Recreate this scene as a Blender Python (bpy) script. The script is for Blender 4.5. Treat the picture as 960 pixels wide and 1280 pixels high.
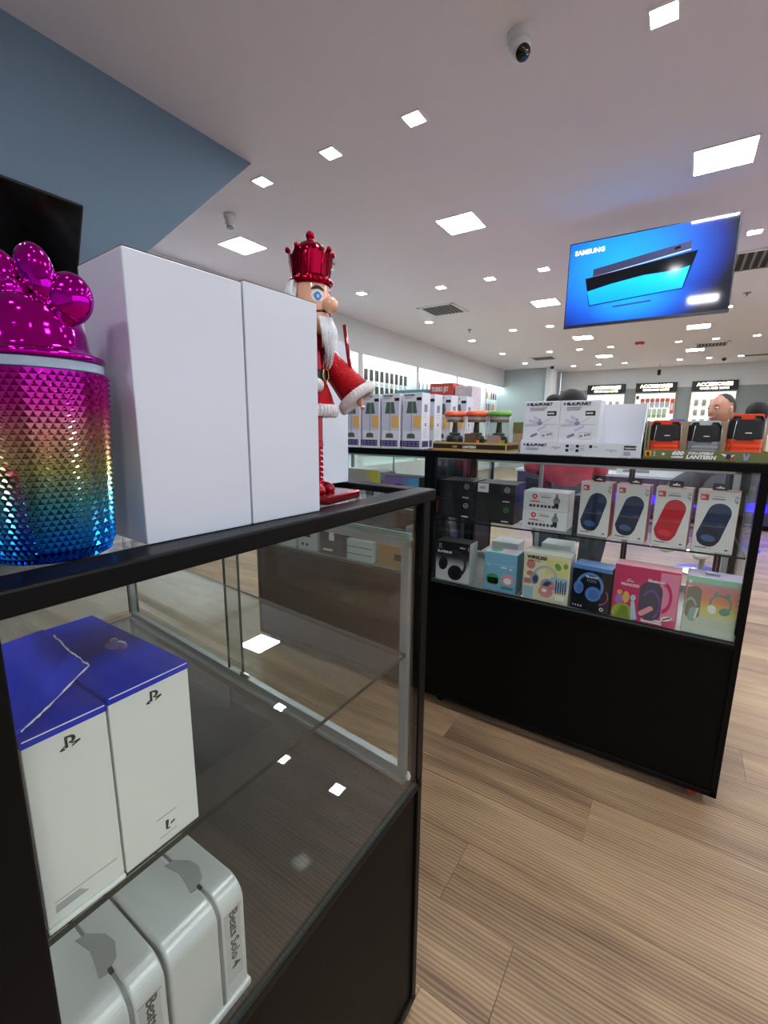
import bpy, bmesh, math, random
from mathutils import Vector, Matrix, Euler
random.seed(7)
PI=math.pi
R=math.radians
for o in list(bpy.data.objects): bpy.data.objects.remove(o)
SC=bpy.context.scene; COL=SC.collection
# ---------------- camera, world, exposure ----------------
cd=bpy.data.cameras.new('camera'); cam=bpy.data.objects.new('camera',cd); COL.objects.link(cam); SC.camera=cam
cd.sensor_fit='HORIZONTAL'; cd.sensor_width=36; cd.lens=559.29/960*36; cd.clip_start=.02; cd.clip_end=60
YAW,PITCH,ROLL=R(33.2),R(10.669),R(-.601)
fw=Vector((math.cos(YAW)*math.cos(PITCH),math.sin(YAW)*math.cos(PITCH),-math.sin(PITCH)))
rt=Vector((math.sin(YAW),-math.cos(YAW),0)); dn=fw.cross(rt)
r2=rt*math.cos(ROLL)+dn*math.sin(ROLL); d2=-rt*math.sin(ROLL)+dn*math.cos(ROLL)
cam.matrix_world=Matrix(((r2.x,-d2.x,-fw.x,0),(r2.y,-d2.y,-fw.y,0),(r2.z,-d2.z,-fw.z,1.2),(0,0,0,1)))
W=bpy.data.worlds.new('world'); SC.world=W; W.use_nodes=True
W.node_tree.nodes['Background'].inputs[0].default_value=(.80,.88,1,1); W.node_tree.nodes['Background'].inputs[1].default_value=1.0
SC.view_settings.view_transform='Standard'; SC.view_settings.look='None'; SC.view_settings.gamma=1
SC.view_settings.use_curve_mapping=False; SC.view_settings.exposure=0.78
LAMP=46.0       # emission of the ceiling panels
# ---------------- materials ----------------
def lin(c): return tuple((x/12.92 if x<=.04045 else ((x+.055)/1.055)**2.4) for x in (v/255 for v in c))
MC={}
def mat(name,rgb=(200,200,200),rough=.5,metal=0,emit=0,spec=.5,var=0,bump=0,bscale=80,coat=0,ecol=None):
    if name in MC: return MC[name]
    m=bpy.data.materials.new(name); m.use_nodes=True; nt=m.node_tree; b=nt.nodes['Principled BSDF']
    c=lin(rgb)+(1,)
    b.inputs['Base Color'].default_value=c; b.inputs['Roughness'].default_value=rough; b.inputs['Metallic'].default_value=metal
    b.inputs['Specular IOR Level'].default_value=spec; b.inputs['Coat Weight'].default_value=coat
    tc=nt.nodes.new('ShaderNodeTexCoord'); nz=nt.nodes.new('ShaderNodeTexNoise'); nz.inputs['Scale'].default_value=bscale; nz.inputs['Detail'].default_value=3
    nt.links.new(tc.outputs['Object'],nz.inputs['Vector'])
    mr=nt.nodes.new('ShaderNodeMapRange'); dv=0 if rough<.15 else .012 if not bump else .05; mr.inputs['To Min'].default_value=rough-dv; mr.inputs['To Max'].default_value=rough+dv
    nt.links.new(nz.outputs['Fac'],mr.inputs['Value']); nt.links.new(mr.outputs['Result'],b.inputs['Roughness'])
    if var:
        mx=nt.nodes.new('ShaderNodeMix'); mx.data_type='RGBA'
        mx.inputs[6].default_value=tuple(v*(1-var) for v in c[:3])+(1,); mx.inputs[7].default_value=tuple(min(1,v*(1+var)) for v in c[:3])+(1,)
        nt.links.new(nz.outputs['Fac'],mx.inputs[0]); nt.links.new(mx.outputs[2],b.inputs['Base Color'])
    if bump:
        bp=nt.nodes.new('ShaderNodeBump'); bp.inputs['Strength'].default_value=bump; bp.inputs['Distance'].default_value=.002
        nt.links.new(nz.outputs['Fac'],bp.inputs['Height']); nt.links.new(bp.outputs['Normal'],b.inputs['Normal'])
    if emit:
        b.inputs['Emission Color'].default_value=(lin(ecol)+(1,)) if ecol else c; b.inputs['Emission Strength'].default_value=emit
    MC[name]=m; return m
def ramp_mat(name,stops,axis='Z',lo=0,hi=1,rough=.4,metal=0,emit=0,bump=0):
    """colour ramp along an object axis, lo..hi in metres"""
    m=mat(name,(128,128,128),rough,metal); nt=m.node_tree; b=nt.nodes['Principled BSDF']
    tc=nt.nodes.new('ShaderNodeTexCoord'); sx=nt.nodes.new('ShaderNodeSeparateXYZ'); mr=nt.nodes.new('ShaderNodeMapRange'); cr=nt.nodes.new('ShaderNodeValToRGB')
    nt.links.new(tc.outputs['Object'],sx.inputs[0]); nt.links.new(sx.outputs[axis],mr.inputs['Value'])
    mr.inputs['From Min'].default_value=lo; mr.inputs['From Max'].default_value=hi; nt.links.new(mr.outputs['Result'],cr.inputs['Fac'])
    el=cr.color_ramp.elements
    while len(el)<len(stops): el.new(.5)
    for e,(p,c) in zip(el,stops): e.position=p; e.color=lin(c)+(1,)
    nt.links.new(cr.outputs['Color'],b.inputs['Base Color'])
    if emit: nt.links.new(cr.outputs['Color'],b.inputs['Emission Color']); b.inputs['Emission Strength'].default_value=emit
    return m
def glass_mat(name,tint=(.97,.99,.98),refl=1.0,base=.04,rough=0.0):
    m=bpy.data.materials.new(name); m.use_nodes=True; nt=m.node_tree; nt.nodes.remove(nt.nodes['Principled BSDF'])
    out=nt.nodes['Material Output']; t=nt.nodes.new('ShaderNodeBsdfTransparent'); g=nt.nodes.new('ShaderNodeBsdfGlossy'); mx=nt.nodes.new('ShaderNodeMixShader')
    t.inputs[0].default_value=tint+(1,); g.inputs['Roughness'].default_value=rough; g.inputs['Color'].default_value=(1,1,1,1)
    # Schlick reflectance from the angle between the ray and the pane, the same from both sides
    ge=nt.nodes.new('ShaderNodeNewGeometry'); dt=nt.nodes.new('ShaderNodeVectorMath'); dt.operation='DOT_PRODUCT'; nt.links.new(ge.outputs['Incoming'],dt.inputs[0]); nt.links.new(ge.outputs['Normal'],dt.inputs[1])
    def mth(op,a,b=None):
        n=nt.nodes.new('ShaderNodeMath'); n.operation=op
        for i,v in enumerate((a,b)):
            if v is None: continue
            if isinstance(v,(int,float)): n.inputs[i].default_value=v
            else: nt.links.new(v,n.inputs[i])
        return n.outputs[0]
    c5=mth('POWER',mth('SUBTRACT',1,mth('ABSOLUTE',dt.outputs['Value'])),5)
    mu=nt.nodes.new('ShaderNodeMath'); mu.operation='MULTIPLY'; mu.inputs[1].default_value=refl; mu.use_clamp=True; nt.links.new(mth('ADD',mth('MULTIPLY',c5,1-base),base),mu.inputs[0])
    # mixes the clear and mirror parts by that reflectance
    nt.links.new(mu.outputs[0],mx.inputs[0]); nt.links.new(t.outputs[0],mx.inputs[1]); nt.links.new(g.outputs[0],mx.inputs[2]); nt.links.new(mx.outputs[0],out.inputs[0])
    MC[name]=m; return m
GLASS=glass_mat('clear_glass',refl=.72); GLASS_T=glass_mat('smoky_glass_top',(.93,.95,.94),1.0)
GEDGE=mat('glass_edge',(20,36,34),.3,0,spec=.25); TEAL_EDGE=mat('glass_edge_bright',(150,196,192),.15)
BLACK=mat('black_satin_paint',(7,7,9),.36,spec=.14); BLACKP=mat('black_laminate_panel',(7,7,8),.42,spec=.12)
BROWNP=mat('dark_brown_laminate',(18,16,15),.5,spec=.08)
ALU=mat('brushed_aluminium',(160,166,168),.38,.35); WHITE=mat('white_card',(222,224,228),.55); WHITE2=mat('white_coated_card',(226,228,226),.35)
INK=mat('black_ink',(22,22,24),.5); GREYINK=mat('grey_ink',(130,132,136),.5); DKG=mat('dark_grey_ink',(60,62,66),.5)
def brushed():
    m=mat('ceiling_paint',(236,234,242),.9,var=.01,bscale=6); return m
CEIL=brushed(); WALLW=mat('white_wall_paint',(222,225,228),.85,var=.015,bscale=6); WALLG=mat('grey_wall_paint',(150,160,158),.85,var=.015,bscale=6)
BLUEW=mat('slate_blue_wall_paint',(112,134,152),.8,var=.02,bscale=5)
# ---------------- mesh helpers ----------------
class MB:
    def __init__(s): s.bm=bmesh.new()
    def box(s,a,b,mi=0):
        v=[s.bm.verts.new((x,y,z)) for z in(a[2],b[2]) for y in(a[1],b[1]) for x in(a[0],b[0])]
        for f in((0,2,3,1),(4,5,7,6),(0,1,5,4),(2,6,7,3),(0,4,6,2),(1,3,7,5)): s.bm.faces.new([v[i] for i in f]).material_index=mi
        return v
    def prism(s,pts,y0,y1):
        """pts in (x,z); extruded y0 (front) to y1"""
        f=[s.bm.verts.new((p[0],y0,p[1])) for p in pts]; k=[s.bm.verts.new((p[0],y1,p[1])) for p in pts]; n=len(pts)
        s.bm.faces.new(f); s.bm.faces.new(k[::-1])
        for i in range(n): s.bm.faces.new((f[i],k[i],k[(i+1)%n],f[(i+1)%n]))
    def vprism(s,pts,z0,z1):
        f=[s.bm.verts.new((p[0],p[1],z0)) for p in pts]; k=[s.bm.verts.new((p[0],p[1],z1)) for p in pts]; n=len(pts)
        s.bm.faces.new(f[::-1]); s.bm.faces.new(k)
        for i in range(n): s.bm.faces.new((f[i],f[(i+1)%n],k[(i+1)%n],k[i]))
    def lathe(s,prof,n=32,c=(0,0),flute=None,cap=True):
        rings=[]
        for (r,z) in prof:
            rings.append([s.bm.verts.new((c[0]+r*math.cos(2*PI*i/n),c[1]+r*math.sin(2*PI*i/n),z)) for i in range(n)])
        for a,b in zip(rings,rings[1:]):
            for i in range(n): s.bm.faces.new((a[i],a[(i+1)%n],b[(i+1)%n],b[i]))
        if cap:
            s.bm.faces.new(rings[0][::-1]); s.bm.faces.new(rings[-1])
    def ellipsoid(s,c,r,nu=24,nv=14,rot=None,fn=None):
        rings=[]
        for j in range(nv+1):
            th=PI*j/nv; row=[]
            for i in range(nu):
                ph=2*PI*i/nu; d=Vector((math.sin(th)*math.cos(ph),math.sin(th)*math.sin(ph),-math.cos(th)))
                k=fn(d) if fn else 1
                p=Vector((d.x*r[0]*k,d.y*r[1]*k,d.z*r[2]*k))
                if rot is not None: p=rot@p
                row.append(p+Vector(c))
            rings.append(row)
        bot=s.bm.verts.new(rings[0][0]); top=s.bm.verts.new(rings[-1][0])
        R_=[[s.bm.verts.new(p) for p in row] for row in rings[1:-1]]
        for i in range(nu): s.bm.faces.new((bot,R_[0][(i+1)%nu],R_[0][i])); s.bm.faces.new((top,R_[-1][i],R_[-1][(i+1)%nu]))
        for a,b in zip(R_,R_[1:]):
            for i in range(nu): s.bm.faces.new((a[i],a[(i+1)%nu],b[(i+1)%nu],b[i]))
    def tube(s,pts,rad,n=8):
        pts=[Vector(p) for p in pts]; prev=None; rr=rad if isinstance(rad,(list,tuple)) else [rad]*len(pts); up=Vector((0,0,1))
        rings=[]
        for i,p in enumerate(pts):
            d=(pts[min(i+1,len(pts)-1)]-pts[max(i-1,0)]).normalized()
            a=d.cross(up if abs(d.z)<.95 else Vector((1,0,0))).normalized(); b=a.cross(d)
            rings.append([s.bm.verts.new(p+(a*math.cos(2*PI*k/n)+b*math.sin(2*PI*k/n))*rr[i]) for k in range(n)])
        for a,b in zip(rings,rings[1:]):
            for k in range(n): s.bm.faces.new((a[k],a[(k+1)%n],b[(k+1)%n],b[k]))
        s.bm.faces.new(rings[0][::-1]); s.bm.faces.new(rings[-1])
    def build(s,name,m,parent=None,smooth=False,bevel=0,seg=2,loc=(0,0,0),rot=(0,0,0)):
        bmesh.ops.recalc_face_normals(s.bm,faces=s.bm.faces)
        me=bpy.data.meshes.new(name); s.bm.to_mesh(me); s.bm.free()
        for x in (m if isinstance(m,(list,tuple)) else [m]): me.materials.append(x)
        if smooth: me.polygons.foreach_set('use_smooth',[True]*len(me.polygons))
        o=bpy.data.objects.new(name,me); COL.objects.link(o); o.parent=parent; o.location=loc; o.rotation_euler=rot
        if bevel:
            b=o.modifiers.new('bevel','BEVEL'); b.width=bevel; b.segments=seg; b.limit_method='ANGLE'; b.angle_limit=R(40)
        return o
def box(name,a,b,m,parent=None,bevel=0,seg=2,**k):
    q=MB(); q.box(a,b); return q.build(name,m,parent,bevel=bevel,seg=seg,**k)
def pane(name,a,b,parent,thin=1,edge=None,m=None):
    """glass slab: clear on its two large faces, coloured on its cut edges"""
    q=MB(); q.box(a,b); q.bm.normal_update()
    for f in q.bm.faces:
        n=f.normal; f.material_index=0 if abs(n[thin])>.7 else 1
    return q.build(name,[m or GLASS,edge or GEDGE],parent)
def tag(o,label=None,cat=None,group=None,kind=None):
    if label:o['label']=label
    if cat:o['category']=cat
    if group:o['group']=group
    if kind:o['kind']=kind
    return o
def thing(name,label,cat,loc=(0,0,0),rz=0,group=None):
    o=bpy.data.objects.new(name,None); COL.objects.link(o); o.location=loc; o.rotation_euler=(0,0,rz); o.empty_display_size=.05
    return tag(o,label,cat,group)
def copy_tree(o,parent=None):
    c=o.copy(); COL.objects.link(c); c.parent=parent
    for ch in o.children: copy_tree(ch,c)
    return c
def struct(o): o['kind']='structure'; return o
def text(name,s,size,m,parent,loc,rot=(PI/2,0,0),ext=.0003,align='LEFT',shear=0,bold=0,sx=1):
    cu=bpy.data.curves.new('t','FONT'); cu.body=s; cu.size=size; cu.extrude=ext; cu.align_x=align; cu.shear=shear; cu.offset=bold; cu.resolution_u=2
    t=bpy.data.objects.new('t',cu); COL.objects.link(t); dg=bpy.context.evaluated_depsgraph_get(); dg.update()
    me=bpy.data.meshes.new_from_object(t.evaluated_get(dg)); bpy.data.objects.remove(t); bpy.data.curves.remove(cu)
    me.name=name; me.materials.clear(); me.materials.append(m)
    o=bpy.data.objects.new(name,me); COL.objects.link(o); o.parent=parent; o.location=loc; o.rotation_euler=rot; o.scale=(sx,1,1); return o
# 2-D shapes in the (x,z) plane of a box front
def rc(x0,z0,x1,z1): return [(x0,z0),(x1,z0),(x1,z1),(x0,z1)]
def el(cx,cz,rx,rz,rot=0,n=24):
    c,s=math.cos(rot),math.sin(rot); return [(cx+rx*math.cos(2*PI*i/n)*c-rz*math.sin(2*PI*i/n)*s,cz+rx*math.cos(2*PI*i/n)*s+rz*math.sin(2*PI*i/n)*c) for i in range(n)]
def arc(cx,cz,r1,r2,a0,a1,n=18,ky=1):
    L=[]
    for i in range(n):
        p=a0+(a1-a0)*i/n; q=a0+(a1-a0)*(i+1)/n
        L.append([(cx+r1*math.cos(p),cz+ky*r1*math.sin(p)),(cx+r2*math.cos(p),cz+ky*r2*math.sin(p)),(cx+r2*math.cos(q),cz+ky*r2*math.sin(q)),(cx+r1*math.cos(q),cz+ky*r1*math.sin(q))])
    return L
def capsule(cx,cz,w,l,rot,n=10,k=1):
    pts=[]
    for i in range(n+1): a=PI*i/n; pts.append((w*math.cos(a),l+w*math.sin(a)))
    for i in range(n+1): a=PI+PI*i/n; pts.append((w*k*math.cos(a),-l+w*.8*math.sin(a)))
    c,s=math.cos(rot),math.sin(rot); return [(cx+x*c-z*s,cz+x*s+z*c) for x,z in pts]
def art(parent,name,m,polys,lift=.0004,y=0):
    q=MB()
    for p in polys: q.prism(p,y-lift,y)
    return q.build(name,m,parent)
def carton(name,label,w,d,h,m,loc,rz=-PI/2,cat='box',group=None,bevel=.0012,side=None,top=None):
    t=thing(name,label,cat,loc,rz,group)
    q=MB(); q.box((0,0,0),(w,d,h)); q.bm.normal_update()
    for f in q.bm.faces:
        if f.normal.z>.7: f.material_index=2
        elif f.normal.y<-.7: f.material_index=0
        elif f.normal.z>-.7: f.material_index=1
    q.build('carton',[m,side or m,top or m],t,bevel=bevel,seg=1); return t
def bars(n,x0,z0,x1,h,gap=.5,rag=.3):
    """rows of small print as thin bars"""
    L=[]; 
    for i in range(n):
        z=z0-i*h*(1+gap); L.append(rc(x0,z-h,x1-(x1-x0)*rag*random.random(),z))
    return L
# =================== THE ROOM ===================
CZ=3.0
def room():
    struct(box('ceiling',(-5,-6.5,CZ),(17.2,5.6,CZ+.15),CEIL))
    fl=struct(box('floor',(-5,-6.5,-.12),(17.2,5.6,-.012),mat('subfloor_screed',(60,50,42),.9)))
    # vinyl planks running along Y
    m=mat('oak_vinyl_plank',(150,126,100),.42); nt=m.node_tree; b=nt.nodes['Principled BSDF']; L=nt.links; N=nt.nodes
    geo=N.new('ShaderNodeNewGeometry'); mul=N.new('ShaderNodeVectorMath'); mul.operation='SCALE'; cmb=N.new('ShaderNodeCombineXYZ')
    L.new(geo.outputs['Random Per Island'],cmb.inputs[0]); L.new(geo.outputs['Random Per Island'],cmb.inputs[1]); L.new(geo.outputs['Random Per Island'],cmb.inputs[2])
    oi=N.new('ShaderNodeObjectInfo'); ad0=N.new('ShaderNodeMath'); ad0.operation='ADD'; L.new(geo.outputs['Random Per Island'],ad0.inputs[0]); L.new(oi.outputs['Random'],ad0.inputs[1])
    fr=N.new('ShaderNodeMath'); fr.operation='FRACT'; L.new(ad0.outputs[0],fr.inputs[0])
    cmb2=N.new('ShaderNodeCombineXYZ'); 
    for i in range(3): L.new(fr.outputs[0],cmb2.inputs[i])
    L.new(cmb2.outputs[0],mul.inputs[0]); mul.inputs['Scale'].default_value=37
    add=N.new('ShaderNodeVectorMath'); add.operation='ADD'; L.new(geo.outputs['Position'],add.inputs[0]); L.new(mul.outputs[0],add.inputs[1])
    def noise(sc,scale,det,dist=0):
        v=N.new('ShaderNodeVectorMath'); v.operation='MULTIPLY'; v.inputs[1].default_value=sc; L.new(add.outputs[0],v.inputs[0])
        n=N.new('ShaderNodeTexNoise'); n.inputs['Scale'].default_value=scale; n.inputs['Detail'].default_value=det; n.inputs['Distortion'].default_value=dist; L.new(v.outputs[0],n.inputs['Vector']); return n
    n1=noise((34,1.6,1),1,5,.9); n2=noise((7,1.1,1),1,3,1.2)
    w=N.new('ShaderNodeTexWave'); w.wave_type='RINGS'; w.rings_direction='SPHERICAL'; v=N.new('ShaderNodeVectorMath'); v.operation='MULTIPLY'; v.inputs[1].default_value=(9,1.0,0.0)
    L.new(add.outputs[0],v.inputs[0]); L.new(v.outputs[0],w.inputs['Vector']); w.inputs['Scale'].default_value=3.2; w.inputs['Distortion'].default_value=5; w.inputs['Detail'].default_value=3; w.inputs['Detail Scale'].default_value=1.2
    a=N.new('ShaderNodeMath'); a.operation='MULTIPLY_ADD'; L.new(n1.outputs['Fac'],a.inputs[0]); a.inputs[1].default_value=.30; 
    a2=N.new('ShaderNodeMath'); a2.operation='MULTIPLY_ADD'; L.new(n2.outputs['Fac'],a2.inputs[0]); a2.inputs[1].default_value=.70
    a3=N.new('ShaderNodeMath'); a3.operation='MULTIPLY'; L.new(w.outputs['Fac'],a3.inputs[0]); a3.inputs[1].default_value=.22
    L.new(a3.outputs[0],a2.inputs[2]); L.new(a2.outputs[0],a.inputs[2])
    a4=N.new('ShaderNodeMath'); a4.operation='MULTIPLY_ADD'; L.new(fr.outputs[0],a4.inputs[0]); a4.inputs[1].default_value=.16; L.new(a.outputs[0],a4.inputs[2])
    cr=N.new('ShaderNodeValToRGB'); L.new(a4.outputs[0],cr.inputs['Fac']); e=cr.color_ramp.elements; e[0].position=.38; e[0].color=lin((92,72,54))+(1,); e[1].position=.95; e[1].color=lin((180,153,118))+(1,)
    x=e.new(.64); x.color=lin((143,116,88))+(1,)
    L.new(cr.outputs['Color'],b.inputs['Base Color'])
    bp=N.new('ShaderNodeBump'); bp.inputs['Strength'].default_value=.12; bp.inputs['Distance'].default_value=.001; L.new(n1.outputs['Fac'],bp.inputs['Height']); L.new(bp.outputs['Normal'],b.inputs['Normal'])
    Wd,Ln=.19,1.22
    q=MB(); q.box((.0006,.0006,-.012),(Wd-.0006,Ln-.0006,0)); proto=None
    off={3:.66,2:.115,0:.394,1:.78,4:.33,5:.9,-1:.2,6:.5}
    rest=MB(); cnt=0
    for k in range(-26,85):
        x0=.885+Wd*k; y0=off.get(k,(k*.437)%1.22)
        j0=int(math.floor((-6.4-y0)/Ln))
        for j in range(j0,11):
            ya=y0+j*Ln
            if ya>5.4: continue
            near=(-5<=k<=17 and ya>-2.6 and ya<4.2)
            if near and cnt<299:
                if proto is None: proto=q.build('plank',m,fl,bevel=0); o=proto
                else: o=proto.copy(); COL.objects.link(o)
                o.location=(x0,ya,0); cnt+=1
            else: rest.box((x0+.0006,ya+.0006,-.012),(x0+Wd-.0006,ya+Ln-.0006,0))
    o=rest.build('plank_field',m,fl); o['kind']='stuff'
    # --- left wall with lit niches
    Y=4.85; zt=2.47
    q=MB(); q.box((-5,Y,zt),(14.9,Y+.65,CZ)); q.box((-5,Y,0),(4.7,Y+.65,zt)); q.box((-5,Y+.55,0),(14.9,Y+.65,zt)); q.box((-5,Y,0),(14.9,Y+.55,.5))
    for a,b_ in((6.54,6.69),(8.62,8.73),(10.65,10.75),(12.66,12.75),(14.69,14.9)): q.box((a,Y,.5),(b_,Y+.55,zt))
    wl=struct(q.build('wall_left',WALLW))
    for a,b_ in((4.7,6.54),(6.69,8.62),(8.73,10.65),(10.75,12.66),(12.75,14.69)):
        sp=struct(box('trim_1',(a,Y+.50,.5),(b_,Y+.549,zt),mat('slatwall_white',(225,238,236),.5)))
        for k in range(15): box('slat_groove',(a,Y+.497,.62+.12*k),(b_,Y+.5,.628+.12*k),mat('slat_shadow_line',(150,160,160),.6),sp)
        t=thing('niche_light','cool white light strip under the top of the wall bay starting %.0f bays along'%((a-4.7)/2+1),'light',((a+b_)/2,Y+.2,zt-.02))
        t['label']={4:'light strip in the lit wall bay just beside the nutcracker',6:'light strip in the wall bay with two rows of dark phone cases',8:'light strip in the wall bay above the red carton',10:'light strip in the wall bay above the orange lids of small lanterns',12:'light strip in the farthest lit wall bay by the corner'}[int(a)]; t['group']='light strips in the wall bays'
        for yy in (-.1,.12): box('light_tube',(-(b_-a)/2+.03,yy,-.03),((b_-a)/2-.03,yy+.06,-.005),mat('niche_lamp',(235,255,252),.5,emit=9),t)
    # far wall, lower band darker
    struct(box('wall_far',(15.6,-6.5,2.42),(15.75,3.45,CZ),WALLW)); struct(box('trim_2',(15.595,-6.5,0),(15.75,3.45,2.42),WALLG))
    struct(box('wall_partition',(14.2,3.5,0),(15.75,5.5,CZ),mat('pale_blue_grey_paint',(176,186,190),.85)))
    struct(box('trim_3',(14.1,3.42,0),(14.9,3.56,CZ),WALLW))
    struct(box('wall_back',(-5,-6.5,0),(-4.9,5.6,CZ),WALLW))
    # unseen storefront added behind the viewpoint so daylight brightens ceiling and box fronts
    q=MB(); q.box((-5,-6.5,2.75),(15.7,-6.4,CZ)); q.box((11,-6.5,0),(15.7,-6.4,2.75)); q.box((-5,-6.5,0),(11,-6.4,.08))
    struct(q.build('wall_right',WALLW))
    for k in range(8):
        a=-5+2*k; w=struct(box('window_%d'%(k+1),(a+.03,-6.47,.08),(a+1.97,-6.46,2.75),GLASS)); q=MB(); q.box((a-.03,-6.5,.08),(a+.03,-6.42,2.75)); q.build('window_frame',ALU,w)
    struct(box('trim_4',(-7,-14,-.2),(18,-6.5,-.02),mat('pavement_concrete',(150,148,142),.9,var=.1)))
    # stair enclosure: slate blue wall whose lower edge climbs to the ceiling
    q=MB(); x1=2.42
    q.prism([(-4.9,CZ),(x1,CZ),(x1-3.0,0),(-4.9,0)],2.72,4.6); struct(q.build('wall_stair',BLUEW))
room()
# ceiling lights
def ceiling():
    em=mat('lamp_panel',(246,249,255),.4,emit=LAMP); fm=mat('lamp_frame',(235,235,235),.5)
    def lamp(kind,s,x,y,label,group):
        t=thing(kind,label,'ceiling light',(x,y,CZ),0,group)
        q=MB(); f=.012
        q.box((-s-f,-s-f,-.006),(s+f,-s,0)); q.box((-s-f,s,-.006),(s+f,s+f,0)); q.box((-s-f,-s,-.006),(-s,s,0)); q.box((s,-s,-.006),(s+f,s,0))
        q.build('frame',fm,t); box('diffuser',(-s,-s,-.004),(s,s,-.001),em,t); return t
    S,B='small_downlight','ceiling_panel_light'
    g1,g2='small square downlights','large square ceiling panels'
    lab={(2.6,.27):'small square downlight at the top right corner of the picture',(2.6,1.53):'small square downlight highest in the middle of the ceiling, left of the dome camera',(2.65,2.17):'small square downlight straight above the nutcracker crown',(2.7,2.85):'small square downlight nearest the tip of the blue wall',(5.3,3.87):'small downlight right of the nutcracker beard, low on the ceiling',(5.6,2.83):'small downlight just above the square air vent',(5.6,2.17):'small downlight between the vent and the television, second of its row',(5.6,1.53):'small downlight left of the television upper corner',(5.6,-.36):'small downlight right of the television at the picture edge'}
    rows=[]
    for x in(2.62,5.62,8.62,11.38,14.2):
        for y in(2.83,2.17,1.53,.27,-.35,-.98): rows.append((x,y))
    for x in(5.3,7.27,9.2,11.1,13.0): rows.append((x,3.87))
    skip={(5.62,-.98)}
    for x,y in rows:
        l=None
        for k,v in lab.items():
            if abs(k[0]-x)<.09 and abs(k[1]-y)<.05: l=v
        if not l:
            if x==8.62: l='small downlight in the middle row beyond the television, %s from the left'%{2.83:'first',2.17:'second',1.53:'third',.27:'fourth',-.35:'fifth',-.98:'sixth'}[y]
            elif y==3.87: l='small downlight along the lit wall bays, %s in line from the nearest'%{5.3:'first',7.27:'second',9.2:'third',11.1:'fourth',13.0:'farthest'}[x]
            elif x==11.38: l='small downlight in row below the television bottom edge, %s from the left'%{2.83:'first',2.17:'second',1.53:'third',.27:'fourth',-.35:'fifth',-.98:'sixth'}[y]
            elif x==14.2: l='small downlight in farthest row before the accessories signs, %s from the left'%{2.83:'first',2.17:'second',1.53:'third',.27:'fourth',-.35:'fifth',-.98:'sixth'}[y]
            else: l='small square downlight behind the television or beyond the frame'
        lamp(S,.052,x,y,l,g1 if 'row' in l or 'line' in l or 'behind' in l else g1)
    bl={(3.35,3.94):'large square ceiling panel just left of the nutcracker crown',(4.05,1.86):'large square ceiling panel in the middle, left of the television',(4.05,-.03):'large bright ceiling panel at the right edge above the television',(7.05,1.86):'wide ceiling panel just left of the television lower corner',(10,1.86):'ceiling panel nearest below the television left corner',(9.95,-.03):'ceiling panel below the television right corner',(12.7,1.83):'farthest ceiling panel on the left of the pair',(12.7,-.03):'farthest ceiling panel on the right of the pair'}
    for (x,y),l in bl.items(): lamp(B,.165,x,y,l,None)
    # the same grid goes on overhead and behind the viewpoint
    for x in(-.4,-3.4):
        for y in(2.17,1.53,.27,-.35,-2.24): lamp(S,.052,x,y,'small square downlight overhead, outside the picture',g1)
    for x,y in((1.05,-1.92),(1.05,-.03),(-1.95,-.03),(-1.95,-1.92),(4.05,-1.92),(7.05,-1.92),(10,-1.92),(4.05,-3.8),(1.05,-3.8),(7.05,-.03),(1.1,3.94)): lamp(B,.165,x,y,'large square ceiling panel outside the picture or behind the television',g2)
    for x in(2.62,5.62,8.62): 
        for y in(-1.62,-2.9): lamp(S,.052,x,y,'small square downlight beyond the right edge of the picture',g1)
    vm=mat('vent_grille_grey',(120,122,122),.5); vb=mat('vent_dark',(45,46,48),.8)
    for x,y,s,l in((6.65,3.3,.3,'square grey air vent above the wall bays'),(12.3,3.2,.3,'air vent by the far left corner of the ceiling'),(12.1,-.31,.3,'air vent among the far lights under the television'),(6.5,-.5,.36,'air vent beside the television right edge')):
        t=thing('air_vent',l,'vent',(x,y,CZ)); q=MB()
        q.box((-s,-s,-.012),(s,-s+.04,0)); q.box((-s,s-.04,-.012),(s,s,0)); q.box((-s,-s,-.012),(-s+.04,s,0)); q.box((s-.04,-s,-.012),(s,s,0)); q.build('frame',fm,t)
        box('duct',(-s+.04,-s+.04,-.002),(s-.04,s-.04,-.0005),vb,t)
        for k in range(9):
            yy=-s+.06+k*(2*s-.12)/8; box('louvre',(-s+.04,yy-.012,-.01),(s-.04,yy+.012,-.004),vm,t)
    t=thing('linear_vent','dark slot vent near the far wall at the right edge','vent',(14.2,-2.0,CZ)); box('slot',(-.12,-1.2,-.006),(.12,.95,0),vb,t); q=MB(); q.box((-.14,-1.22,-.008),(-.12,.97,0)); q.box((.12,-1.22,-.008),(.14,.97,0)); q.build('frame',fm,t)
    # dome camera
    t=thing('dome_camera','white ceiling dome camera with black lens at top of picture','security camera',(2.385,.834,CZ))
    wp=mat('white_plastic',(215,215,218),.35); q=MB(); q.lathe([(.062,0),(.062,-.012),(.056,-.03),(.05,-.034)],32); q.build('housing',wp,t,smooth=True,bevel=.002)
    q=MB(); q.ellipsoid((0,0,-.05),(.05,.05,.05)); q.build('ball',wp,t,smooth=True)
    q=MB(); q.lathe([(.033,0),(.033,.012),(.0,.02)],24,cap=False); o=q.build('lens',mat('lens_black',(8,8,9),.08),t,smooth=True); o.location=(-.014,-.022,-.086); o.rotation_euler=Vector((-.38,-.5,-.8)).to_track_quat('Z','Y').to_euler()
    t=thing('smoke_detector','round white detector under the blue wall tip','smoke detector',(2.834,3.484,CZ)); q=MB(); q.lathe([(.05,0),(.05,-.03),(.04,-.045),(.04,-.075),(.022,-.1)],24); q.build('housing',wp,t,smooth=True)
    q=MB(); q.lathe([(.03,-.1),(.03,-.11)],16); q.build('sensor',mat('grey_plastic',(150,150,150),.4),t)
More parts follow.
